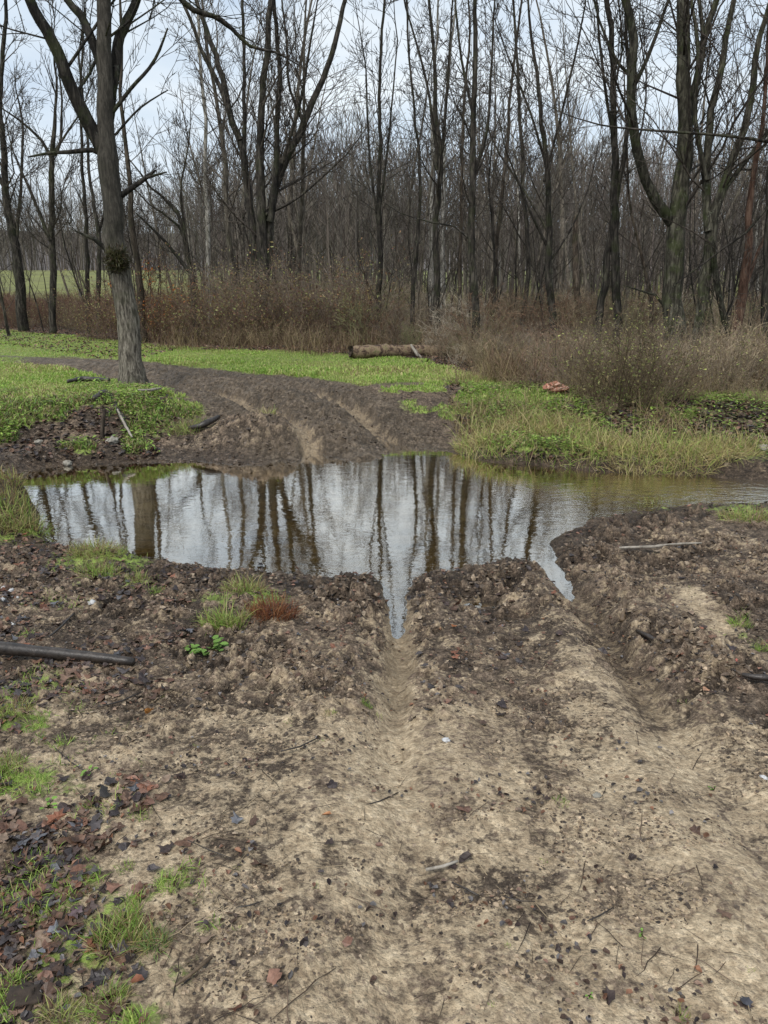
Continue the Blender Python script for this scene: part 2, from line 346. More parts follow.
M['blackwood'] = mat_plain('wet_black_wood', [(.3, (.012, .010, .009)), (.6, (.04, .032, .027)), (.8, (.09, .075, .062))], .38, 25, .006)
M['brownwood'] = mat_plain('brown_stick', [(.3, (.05, .033, .02)), (.6, (.13, .09, .055)), (.8, (.22, .16, .1))], .65, 40, .004)
M['stone'] = mat_plain('stone', [(.3, (.12, .11, .09)), (.55, (.26, .24, .2)), (.8, (.4, .38, .34))], .6, 22, .008)
M['palestone'] = mat_plain('pale_stone', [(.3, (.3, .3, .3)), (.7, (.62, .62, .62))], .4, 30, .006)
M['orange'] = mat_plain('orange_fungus', [(.38, (.22, .08, .05)), (.5, (.45, .2, .13)), (.62, (.62, .45, .37))], .6, 18, .01)
M['moss'] = mat_plain('moss', [(.3, (.01, .012, .004)), (.55, (.03, .035, .01)), (.8, (.07, .08, .03))], 1.0, 40, .02, 1.0, .05)

def mat_water():
    m, nt = new_mat('water'); tc = N(nt, 'ShaderNodeTexCoord').outputs['Object']
    mp = N(nt, 'ShaderNodeMapping'); mp.inputs['Scale'].default_value = (1, 1.6, 1); L(nt, tc, mp.inputs[0])
    a = noise(nt, mp.outputs[0], 5.5, 3, .55, .3); b = noise(nt, mp.outputs[0], 26, 2, .5)
    sp_ = N(nt, 'ShaderNodeSeparateXYZ'); L(nt, tc, sp_.inputs[0])
    rif = N(nt, 'ShaderNodeMapRange'); rif.inputs[1].default_value = 1.2; rif.inputs[2].default_value = 3.6; rif.inputs[3].default_value = .4; rif.inputs[4].default_value = 7.0
    L(nt, sp_.outputs[0], rif.inputs[0])
    h = mth(nt, 'MULTIPLY', mth(nt, 'ADD', a, mth(nt, 'MULTIPLY', b, .22)), rif.outputs[0])
    bn = N(nt, 'ShaderNodeBump'); bn.inputs['Strength'].default_value = .35; bn.inputs['Distance'].default_value = .006; L(nt, h, bn.inputs['Height'])
    g = N(nt, 'ShaderNodeBsdfGlossy'); g.inputs['Roughness'].default_value = .015; g.inputs['Color'].default_value = (1, .965, .90, 1); L(nt, bn.outputs[0], g.inputs['Normal'])
    t = N(nt, 'ShaderNodeBsdfTransparent'); t.inputs[0].default_value = (.74, .67, .47, 1)
    fr = N(nt, 'ShaderNodeFresnel'); fr.inputs['IOR'].default_value = 1.45; L(nt, bn.outputs[0], fr.inputs['Normal'])
    f = mth(nt, 'ADD', mth(nt, 'MULTIPLY', fr.outputs[0], 1.8), .27, True)
    mx = N(nt, 'ShaderNodeMixShader'); L(nt, f, mx.inputs[0]); L(nt, t.outputs[0], mx.inputs[1]); L(nt, g.outputs[0], mx.inputs[2])
    o = N(nt, 'ShaderNodeOutputMaterial'); L(nt, mx.outputs[0], o.inputs[0]); return m
M['water'] = mat_water()

# ------------------------------------------------------------------ mesh building
def mesh_np(name, V, F, mat, tint=None, smooth=False):
    V = np.ascontiguousarray(V, np.float32); F = np.ascontiguousarray(F, np.int32)
    me = bpy.data.meshes.new(name); n, k = F.shape
    me.vertices.add(len(V)); me.vertices.foreach_set('co', V.ravel())
    me.loops.add(n * k); me.loops.foreach_set('vertex_index', F.ravel())
    me.polygons.add(n); me.polygons.foreach_set('loop_start', np.arange(0, n * k, k, dtype=np.int32)); 
    me.polygons.foreach_set('use_smooth', np.full(n, smooth))
    me.update(calc_edges=True)
    if tint is not None: set_attr(me, 'tint', tint)
    me.materials.append(mat); return me
def set_attr(me, nm, c):
    c = np.asarray(c, np.float32)
    c4 = np.ones((len(c), 4), np.float32); c4[:, :3] = c
    a = me.attributes.new(nm, 'FLOAT_COLOR', 'POINT'); a.data.foreach_set('color', c4.ravel())
def obj(name, me, parent=None, loc=None):
    o = bpy.data.objects.new(name, me); C.objects.link(o)
    if parent is not None: o.parent = parent
    if loc is not None: o.location = loc
    return o
def tag(o, label=None, cat=None, group=None, kind=None):
    if label: o['label'] = label
    if cat: o['category'] = cat
    if group: o['group'] = group
    if kind: o['kind'] = kind
    return o
def empty(name, loc, label, cat, group=None, rz=0.0):
    o = bpy.data.objects.new(name, None); C.objects.link(o); o.location = loc; o.rotation_euler = (0, 0, rz)
    o.empty_display_size = .1
    return tag(o, label, cat, group)
def copy_tree(o, parent=None):
    c = o.copy(); C.objects.link(c); c.parent = parent
    for ch in [k for k in o.children]: copy_tree(ch, c)
    return c
def rotm(rz, tilt, az):
    """rotation matrices: spin rz about z, then tip by tilt toward azimuth az"""
    c, s = np.cos(rz - az), np.sin(rz - az); n = len(rz); z = np.zeros(n); o = np.ones(n)
    A = np.stack([c, -s, z, s, c, z, z, z, o], 1).reshape(n, 3, 3)
    c, s = np.cos(tilt), np.sin(tilt)
    B = np.stack([c, z, s, z, o, z, -s, z, c], 1).reshape(n, 3, 3)
    c, s = np.cos(az), np.sin(az)
    D = np.stack([c, -s, z, s, c, z, z, z, o], 1).reshape(n, 3, 3)
    return D @ B @ A
def scatter(T, F, pos, Rm, scl, tint, jitter=0.0):
    """merge many copies of one small template into arrays"""
    T = np.asarray(T, float); F = np.asarray(F); n = len(pos); k = len(T)
    S = scl[:, None, :] if scl.ndim == 2 else scl[:, None, None]
    P = T[None] * S
    if jitter: P = P * (1 + jitter * (rs.rand(n, k, 1) - .5)) 
    V = np.einsum('nij,nkj->nki', Rm, P) + pos[:, None, :]
    FF = F[None] + (np.arange(n) * k)[:, None, None]
    tc = np.repeat(tint[:, None, :], k, 1)
    return V.reshape(-1, 3), FF.reshape(-1, F.shape[1]), tc.reshape(-1, 3)
def join(parts):
    Vs, Fs, Ts = [], [], []; o = 0
    for V, F, T in parts:
        Vs.append(V); Fs.append(F + o); Ts.append(T); o += len(V)
    return np.concatenate(Vs), np.concatenate(Fs), np.concatenate(Ts)

def tubes(polys):
    """polys: list of (pts, radii, sides) -> V, F(quads); batched by (n, sides)"""
    groups = {}
    for p, r, s in polys: groups.setdefault((len(p), s), []).append((p, r))
    Vs, Fs = [], []; off = 0
    for (n, s), lst in groups.items():
        P = np.array([[tuple(q) for q in a] for a, _ in lst], float); Rr = np.array([b for _, b in lst], float); m = len(lst)
        Tn = np.gradient(P, axis=1); Tn /= np.linalg.norm(Tn, axis=2, keepdims=True) + 1e-9
        tot = np.abs(P[:, -1] - P[:, 0]); ax = np.argmin(tot, axis=1); ref = np.eye(3)[ax][:, None, :]
        U = np.cross(Tn, ref); U /= np.linalg.norm(U, axis=2, keepdims=True) + 1e-9
        W = np.cross(Tn, U)
        an = np.arange(s) * 2 * math.pi / s
        V = P[:, :, None, :] + Rr[:, :, None, None] * (U[:, :, None, :] * np.cos(an)[None, None, :, None] + W[:, :, None, :] * np.sin(an)[None, None, :, None])
        i = np.arange(n - 1)[:, None]; j = np.arange(s)[None, :]; j2 = (j + 1) % s
        F = np.stack([i * s + j, i * s + j2, (i + 1) * s + j2, (i + 1) * s + j], -1).reshape(-1, 4)
        F = (F[None] + (np.arange(m) * n * s)[:, None, None]).reshape(-1, 4)
        Vs.append(V.reshape(-1, 3)); Fs.append(F + off); off += m * n * s
    return np.concatenate(Vs), np.concatenate(Fs)
def tube_mesh(name, polys, mat, bump=0.0, bscale=6.0):
    V, F = tubes(polys)
    if bump:
        q = fbm(V[:, 0] * bscale + V[:, 2] * 2.1, V[:, 1] * bscale + V[:, 2] * bscale * .8, 5, 3) - .5
        V = V + (q * bump)[:, None] * np.stack([np.sin(V[:, 2] * 9 + V[:, 0] * 7), np.cos(V[:, 2] * 8 + V[:, 1] * 7), q * 0], 1)
    return mesh_np(name, V, F, mat, smooth=True)

def resample(pts, rad, step):
    """Catmull-Rom through pts with radii"""
    out, ro = [], []
    n = len(pts)
    for i in range(n - 1):
        p0 = pts[max(i - 1, 0)]; p1 = pts[i]; p2 = pts[i + 1]; p3 = pts[min(i + 2, n - 1)]
        k = max(1, int((p2 - p1).length / step))
        for j in range(k):
            t = j / k
            out.append(.5 * ((2 * p1) + (p2 - p0) * t + (2 * p0 - 5 * p1 + 4 * p2 - p3) * t * t + (3 * p1 - p0 - 3 * p2 + p3) * t ** 3))
            ro.append(rad[i] * (1 - t) + rad[i + 1] * t)
    out.append(pts[-1]); ro.append(rad[-1]); return out, ro

def perp_dir(rng, d, ang, bias=None):
    a = Vector((rng.gauss(0, 1), rng.gauss(0, 1), rng.gauss(0, 1)))
    a = (a - a.dot(d) * d)
    if a.length < 1e-4: a = d.orthogonal()
    a.normalize()
    if bias is not None:
        a = (a + bias); a = a - a.dot(d) * d; a.normalize()
    return (d * math.cos(ang) + a * math.sin(ang)).normalized()
def grow(out, rng, p, d, Ln, r, lvl, maxl, rmin=.004, up=.04, wander=.13, dens=1.0, ang=(25, 55), clean=.25, crook=0.0):
    n = max(3, min(9, int(Ln / (.28 if lvl > 1 else .4))))
    pts = [p.copy()]; rad = [r]; dirs = [d]
    st = Ln / n; re = max(rmin * .6, r * .18)
    for i in range(n):
        d = d + Vector((rng.gauss(0, wander), rng.gauss(0, wander), rng.gauss(0, wander * .7) + up))
        if crook and rng.random() < crook: d = d + Vector((rng.gauss(0, .35), rng.gauss(0, .35), rng.gauss(0, .2)))
        d.normalize(); p = p + d * st; t = (i + 1) / n
        pts.append(p.copy()); rad.append(r + (re - r) * t); dirs.append(d)
    out.append((pts, rad, 3 if r < .018 else (5 if r < .05 else 8)))
    if lvl >= maxl or Ln < .22: return
    nc = max(1, int(dens * (2.2 + Ln * 1.7) * (1 if lvl > 0 else 1.4)))
    nc = min(nc, 16)
    for _ in range(nc):
        t = clean + (1 - clean) * (rng.random() ** .8)
        k = min(n - 1, int(t * n)); f = t * n - k
        q = pts[k].lerp(pts[k + 1], min(1, f)); dd = dirs[k]; rr = rad[k]
        cl = Ln * rng.uniform(.3, .6) * (1.15 - .65 * t)
        cr = max(rmin, rr * rng.uniform(.4, .62))
        grow(out, rng, q, perp_dir(rng, dd, R_(rng.uniform(*ang)), Vector((0, 0, .35))), cl, cr, lvl + 1, maxl, rmin, up, wander * 1.1, dens, ang, .15, crook)

# ------------------------------------------------------------------ setting: ground sheet, water
def axis_x():
    a = [0.0]; s = .0085
    while a[-1] < 420:
        v = a[-1]; s = .0085 if v < 1.1 else min(.0085 * 1.012 ** ((v - 1.1) / .018 * .5) , 30) if v < 5 else max(s, .03) * 1.035
        a.append(v + s)
    a = np.array(a); return np.concatenate([-a[:0:-1], a])
def axis_y():
    a = [-.6, -.2, .2, .5, .75, .95, 1.1]
    while a[-1] < 520:
        v = a[-1]; s = max(.0052, v * .0044) if v < 14 else (v * .006 if v < 60 else v * .03); a.append(v + s)
    a = np.array([-40, -20, -10, -5, -2.5, -1.2] + a); return a
ax_, ay_ = axis_x(), axis_y()
GX, GY = np.meshgrid(ax_, ay_)
print('terrain grid', GX.shape, GX.size)
gz, mk = terrain(GX.ravel(), GY.ravel())
nx, ny = len(ax_), len(ay_)
ii, jj = np.meshgrid(np.arange(ny - 1), np.arange(nx - 1), indexing='ij'); b0 = (ii * nx + jj).ravel()
me = mesh_np('ground', np.stack([GX.ravel(), GY.ravel(), gz], 1), np.stack([b0, b0 + 1, b0 + nx + 1, b0 + nx], 1), M['ground'], smooth=True)
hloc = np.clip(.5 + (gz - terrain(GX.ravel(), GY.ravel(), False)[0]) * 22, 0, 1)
set_attr(me, 'mask', np.stack([mk['dark'], mk['green'] * np.where(mk['far'], 1, .8), mk['wet']], 1))
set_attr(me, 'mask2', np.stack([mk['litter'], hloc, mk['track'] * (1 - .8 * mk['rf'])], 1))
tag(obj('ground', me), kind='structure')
del GX, GY
bx = np.array([(-45, 2.9, 0), (45, 2.9, 0), (45, 16, 0), (-45, 16, 0)], float)
tag(obj('stream_water', mesh_np('stream_water', bx, np.array([[0, 1, 2, 3]]), M['water'])), kind='structure')

# ------------------------------------------------------------------ templates
def blade_T():    # arching blade, unit height, 4 quads as strip of 3 segments
    T = []; 
    for t, w, bnd in ((0, .5, 0), (.4, .45, .06), (.75, .3, .25), (1, .04, .55)):
        z = t * (1 - .25 * bnd); T += [(-w * .08, bnd, z), (w * .08, bnd, z)]
    return np.array(T), np.array([[0, 1, 3, 2], [2, 3, 5, 4], [4, 5, 7, 6]])
def leaf_T(curl=.3):
    o = [(-.5, 0), (-.25, .28), (.1, .33), (.35, .2), (.55, 0), (.35, -.2), (.1, -.33), (-.25, -.28)]
    T = [(x, y, curl * (abs(y) * 1.2 + .25 * x * x)) for x, y in o] + [(-.1, 0, 0), (.25, 0, .0)]
    F = [[0, 1, 8, 7], [1, 2, 9, 8], [2, 3, 4, 9], [9, 4, 5, 6], [8, 9, 6, 7]]
    return np.array(T), np.array([f[::-1] for f in F])
def lobed_T(sd_=0):
    q = np.random.RandomState(300 + sd_); T = [(0, 0, .04)]; n = 14
    for i in range(n):
        a = i * 2 * math.pi / n; r = q.uniform(.3, .56) * (1.12 if i % 2 else .86); T.append((r * math.cos(a), r * .8 * math.sin(a), .5 * r * r * math.cos(2 * a + sd_) + q.uniform(-.04, .1)))
    F = [[0, 1 + i, 1 + (i + 1) % n, 1 + (i + 2) % n] for i in range(0, n, 2)]
    return np.array(T), np.array(F)
def clod_T(seed):
    q = np.random.RandomState(seed); V = []
    for zi, rr in ((-.45, .5), (-.1, .95), (.3, .8), (.55, .35)):
        for k in range(6):
            a = k * math.pi / 3 + zi; r = rr * q.uniform(.7, 1.15); V.append((r * math.cos(a), r * math.sin(a), zi + q.uniform(-.12, .12)))
    F = []
    for i in range(3):
        for k in range(6): F.append([i * 6 + k, i * 6 + (k + 1) % 6, (i + 1) * 6 + (k + 1) % 6, (i + 1) * 6 + k])
    F += [[18, 19, 20, 21], [21, 22, 23, 18]]
    return np.array(V), np.array(F)
def twig_T(seed):
    q = np.random.RandomState(seed); p = Vector((-.5, 0, .01)); pts = [p.copy()]
    for i in range(4): p = p + Vector((.25, q.uniform(-.07, .07), q.uniform(-.01, .03))); pts.append(p.copy())
    return tubes([(pts, [.012, .012, .01, .008, .003], 4)])
def smallleaf_T():
    return np.array([(0, 0, 0), (.35, .22, .08), (1, 0, 0), (.35, -.22, .08)]), np.array([[0, 3, 2, 1]])
def pick(pal, n, var=.25):
    pal = np.array(pal); c = pal[rs.randint(len(pal), size=n)]
    return c * (1 + var * (rs.rand(n, 1) * 2 - 1))
def frustum_pts(n, y0, y1, p=1.0, wide=.58, extra=.5):
    """random ground points, denser near the viewer (p<0) or uniform in depth"""
    y = y0 * (y1 / y0) ** (rs.rand(n)) if p != 1.0 else y0 + (y1 - y0) * rs.rand(n)
    x = (rs.rand(n) * 2 - 1) * (y * wide + extra); return x, y
def stuff(name, parts, mat, smooth=False):
    V, F, T = join(parts)
    return tag(obj(name, mesh_np(name, V, F, mat, T, smooth)), kind='stuff')

GREEN = [(.23, .36, .06), (.30, .43, .085), (.17, .29, .05), (.38, .45, .12), (.28, .40, .085), (.44, .40, .18)]
DEEP = [(.14, .23, .05), (.21, .32, .06), (.28, .39, .09), (.10, .13, .05), (.24, .2, .10), (.19, .14, .08), (.3, .27, .12)]
YST = [(.58, .48, .22), (.5, .4, .17), (.4, .42, .14), (.62, .52, .28)]
STRAW = [(.30, .23, .12), (.38, .30, .16), (.24, .17, .09), (.42, .34, .17), (.3, .27, .1)]
BRN = [(.06, .035, .024), (.10, .055, .035), (.045, .03, .026), (.13, .08, .055), (.03, .022, .022), (.05, .042, .042), (.15, .08, .055), (.17, .12, .085)]

# grass over the meadow
x, y = frustum_pts(520000, 8.6, 30, 0); z, k = terrain(x, y, False)
clumpn = fbm(x * 3.5, y * 3.5, 90, 3)
m = (k['green'] > .45) & k['far'] & (rs.rand(len(x)) < .25 + clumpn) & (z > .04)
x, y = x[m], y[m]; z, k = terrain(x, y); n = len(x); print('meadow blades', n)
sc_ = (.028 + .036 * rs.rand(n)) * (1 + .5 * (fbm(x * .9, y * .9, 92, 3) > .55)); sc_ *= 1 - .35 * ss(13, 18, y)
T, F = blade_T(); T = T * np.array([1.5, 1, 1])
hue = fbm(x * .8, y * .8, 93, 3)[:, None]
tint = pick(GREEN, n, .3) * (1 - ss(.45, .7, hue)) + pick(GREEN[3:] + STRAW[:1], n, .3) * ss(.45, .7, hue)
bk = (k['o'] < 1.8)[:, None]; tint = np.where(bk, pick(DEEP, n, .3) * 1.1, tint)
stuff('meadow_grass', [scatter(T, F, np.stack([x, y, z - .005], 1), rotm(rs.rand(n) * 6.28, rs.rand(n) * .7, rs.rand(n) * 6.28), np.stack([sc_ * (1 + y / 14), sc_, sc_], 1), tint)], M['blade'])

# low leafy weeds on both banks
x, y = frustum_pts(150000, 7.8, 15, 0); z, k = terrain(x, y, False)
m = (k['far']) & (k['o'] > .05) & (k['o'] < 3.0) & (k['track'] < .2) & (rs.rand(len(x)) < k['green'] * (.9 * ss(.45, .6, fbm(x * 2.6, y * 2.6, 95, 3)) + .1)) & ((x > 1) | (x < -2.4))
x, y = x[m], y[m]; z, k = terrain(x, y); n = len(x); print('weeds', n)
T, F = smallleaf_T(); hgt = .02 + .1 * rs.rand(n) * fbm(x * 2, y * 2, 96, 2) * 1.5
stuff('bank_weeds', [scatter(T, F, np.stack([x, y, z + hgt], 1), rotm(rs.rand(n) * 6.28, (rs.rand(n) - .3) * .9, rs.rand(n) * 6.28), .03 + .04 * rs.rand(n), pick(DEEP + GREEN[:3], n, .35))], M['blade'])

# straw-coloured grass: right bank lip, foot of the brush
def straw(name, n0, region, hmin, hmax, pal, yr, wid=1.0, lean=.9):
    x, y = frustum_pts(int(n0 * 1.5), yr[0], yr[1], 0, .62); z, k = terrain(x, y, False)
    m = region(x, y, k); x, y = x[m], y[m]; z, k = terrain(x, y); n = len(x); print(name, n)
    T, F = blade_T(); s = hmin + (hmax - hmin) * rs.rand(n) ** 1.5
    return scatter(T, F, np.stack([x, y, z - .01], 1), rotm(rs.rand(n) * 6.28, rs.rand(n) * lean, rs.rand(n) * 6.28), np.stack([wid * (.05 + .05 * s), s, s], 1), pick(pal, n, .3))
p1 = straw('lip', 26000, lambda x, y, k: (x > .9) & k['far'] & (k['o'] > .02) & (k['o'] < .9) & (fbm(x * 1.6, y * 1.6, 101, 2) > .5 - .12 * (x > 1.8)) & (rs.rand(len(x)) < .8), .12, .34, STRAW + YST + GREEN[:5], (7.6, 10.5), 1.0, 1.2)
p2 = straw('mid', 60000, lambda x, y, k: (x > .9) & k['far'] & (k['o'] > .6) & (k['o'] < 5.5) & (fbm(x * .9, y * .9, 103, 3) > .52) & (rs.rand(len(x)) < .5 + .5 * ss(2, 4, k['o'])), .12, .42, STRAW + [(.15, .1, .06), (.2, .15, .1)], (8.5, 16), .9)
p3 = straw('edge', 90000, lambda x, y, k: ((x > 1.7) | (x < -1.2) | (y > 17.6)) & (np.abs(y - k['edge'] - .4) < 2.0) & (fbm(x * .7, y * .7, 104, 2) > .42) & (rs.rand(len(x)) < .5 - .25 * (x < 1.7)) & (x > -7), .2, .8, STRAW[:1] + [(.18, .12, .07), (.13, .085, .05), (.1, .06, .04), (.22, .17, .09)], (11, 24), 1.2, .6)
stuff('straw_grass', [p1, p2, p3], M['blade'])

# ------------------------------------------------------------------ close ground cover
T, F = blade_T()
def near_grass(cands):
    x, y = cands; z, k = terrain(x, y, False)
    m = ~k['far'] & (k['green'] > .3) & (z > .02) & (rs.rand(len(x)) < (k['green'] - .2) * 1.8 * ss(.42, .6, fbm(x * 9, y * 9, 111, 3)))
    return x[m], y[m]
x, y = near_grass(frustum_pts(230000, 1.2, 7.6, 0, .62)); z, k = terrain(x, y); n = len(x); print('near grass', n)
s = .012 + .035 * rs.rand(n)
stuff('short_grass', [scatter(T, F, np.stack([x, y, z - .002], 1), rotm(rs.rand(n) * 6.28, rs.rand(n) * 1.1, rs.rand(n) * 6.28), np.stack([.02 + s * .35, s, s], 1), pick(GREEN[:5] + STRAW[:1], n, .3))], M['blade'])

# leaf litter near: left side mostly
lp = []
def litter_xy(n0, f):
    x, y = frustum_pts(n0, 1.2, 7.2, 0, .62); z, k = terrain(x, y, False); w = f(x, y, k)
    m = ~k['far'] & (z > .015) & (rs.rand(len(x)) < w); return x[m], y[m]
for (TT, FF), n0, smin, smax, pal in ((leaf_T(.45), 9000, .02, .05, BRN), (lobed_T(0), 7000, .02, .07, BRN + [(.17, .07, .04)]), (lobed_T(1), 7000, .02, .065, BRN), (lobed_T(2), 7000, .02, .06, BRN + [(.1, .1, .11)]), (leaf_T(.8), 26000, .008, .022, BRN + [(.17, .085, .05), (.13, .12, .12)])):
    x, y = litter_xy(n0, lambda x, y, k: (.004 if smax > .03 else .3 * ss(.53, .6, fbm(x * 4, y * 4, 133, 3))) + .8 * ss(-.5, -1.05, x + .12 * (y - 1.6)) * ss(.4, .6, fbm(x * 2.5, y * 2.5, 120, 3)) + (.035 if smax > .03 else .16) * (k['dark'] > .5))
    z, _ = terrain(x, y); n = len(x)
    lp.append(scatter(TT, FF, np.stack([x, y, z + .004 + .006 * rs.rand(n)], 1), rotm(rs.rand(n) * 6.28, rs.rand(n) ** 2 * .9, rs.rand(n) * 6.28), smin + (smax - smin) * rs.rand(n), pick(pal, n, .35), .5))
x, y = frustum_pts(60000, 13, 34, 0); z, k = terrain(x, y, False)
m = (k['litter'] > .3) | ((np.abs(y - k['edge'] + 1.5) < 3) & (rs.rand(len(x)) < .35) & (x < -5)); x, y = x[m], y[m]; z, _ = terrain(x, y); n = len(x)
TT, FF = leaf_T(.6)
lp.append(scatter(TT, FF, np.stack([x, y, z + .02], 1), rotm(rs.rand(n) * 6.28, rs.rand(n) * .8, rs.rand(n) * 6.28), .035 + .045 * rs.rand(n), pick(BRN + [(.2, .1, .06), (.25, .16, .1)], n, .4)))
x, y = frustum_pts(26000, 8.3, 13, 0); z, k = terrain(x, y, False)
m = k['far'] & (k['o'] > .1) & (rs.rand(len(x)) < .45 + .4 * (x > 1.6)) & (k['green'] < .75) & (k['track'] < .1) & ((x < -2.6) | (x > .9)); x, y = x[m], y[m]; z, _ = terrain(x, y); n = len(x)
lp.append(scatter(TT, FF, np.stack([x, y, z + .012], 1), rotm(rs.rand(n) * 6.28, rs.rand(n) * .9, rs.rand(n) * 6.28), .03 + .05 * rs.rand(n), pick(BRN, n, .4)))
stuff('leaf_litter', lp, M['leaf'])

x, y = frustum_pts(9000, 4.2, 7.6, 0, .62); z, k = terrain(x, y); m = ~k['far'] & (k['o'] < .6) & (z > .0) & (rs.rand(len(x)) < .22); x, y, z = x[m], y[m], z[m]; n = len(x)
TT, FF = leaf_T(.5)
Vx, Fx, Tx = scatter(TT, FF, np.stack([x, y, z + .006], 1), rotm(rs.rand(n) * 6.28, rs.rand(n) ** 2 * .8, rs.rand(n) * 6.28), .02 + .03 * rs.rand(n), pick(BRN + [(.2, .11, .07)], n, .4), .4)
tag(obj('shore_debris', mesh_np('shore_debris', Vx, Fx, M['leaf'], Tx)), kind='stuff')
# loose crumbs and clods of mud
cl = []
for sd_ in range(4):
    x, y = frustum_pts(38000, 1.15, 5.6, 0, .62); z, k = terrain(x, y, False)
    w = .02 + .75 * k['churn'] * ss(.35, .5, fbm(x * 5, y * 5, 131, 3)) + .6 * ss(.54, .62, fbm(x * 5, y * 8, 130, 4))
    m = ~k['far'] & (z > .0) & (rs.rand(len(x)) < w * (1 - .7 * k['rut'])); x, y = x[m], y[m]; z, k = terrain(x, y); n = len(x)
    s = .002 + .006 * rs.rand(n) ** 2.4 * (1 + 2.6 * k['churn'])
    TT, FF = clod_T(sd_); dk = ss(.15, .6, k['dark'] + (rs.rand(n) - .5) * .9)[:, None]
    tint = pick([(.05, .035, .024), (.03, .021, .015), (.09, .065, .044), (.17, .125, .085), (.26, .2, .14)], n) * dk + pick([(.25, .18, .115), (.14, .10, .065), (.36, .27, .18), (.07, .05, .034)], n) * (1 - dk)
    cl.append(scatter(TT, FF, np.stack([x, y, z + s * .1], 1), rotm(rs.rand(n) * 6.28, rs.rand(n) * .8, rs.rand(n) * 6.28), np.stack([s * 1.1, s * (.45 + .75 * rs.rand(n)), s * .5], 1), tint, .9))
x, y = frustum_pts(16000, 7.9, 13, 0); z, k = terrain(x, y, False)
m = k['far'] & (rs.rand(len(x)) < .9 * (1 - .7 * k['track'])) & (k['green'] < .35) & (z > .0); x, y = x[m], y[m]; z, k = terrain(x, y); n = len(x); s = .008 + .022 * rs.rand(n) ** 2.5
cl.append(scatter(TT, FF, np.stack([x, y, z], 1), rotm(rs.rand(n) * 6.28, rs.rand(n) * .8, rs.rand(n) * 6.28), np.stack([s, s, s * .6], 1), pick([(.09, .066, .047), (.06, .044, .032), (.14, .105, .078)], n), .6))
stuff('mud_crumbs', cl, M['clod'])

# debris of fine twigs and rootlets pressed into the mud
tw = []
for sd_ in range(4):
    x, y = frustum_pts(700, 1.2, 6, 0, .62); z, k = terrain(x, y); m = ~k['far'] & (z > .01) & (rs.rand(len(x)) < .45 + .5 * (x < -.3)); x, y, z = x[m], y[m], z[m]; n = len(x)
    TT, FF = twig_T(sd_); s = .03 + .12 * rs.rand(n) ** 2
    tw.append(scatter(TT, FF, np.stack([x, y, z + .004], 1), rotm(rs.rand(n) * 6.28, rs.rand(n) * .15, rs.rand(n) * 6.28), np.stack([s, s, .5 * s + .02], 1), pick([(.05, .035, .025), (.1, .07, .05), (.03, .022, .018), (.22, .17, .11)], n)))
stuff('fine_twig_debris', tw, M['stem'])

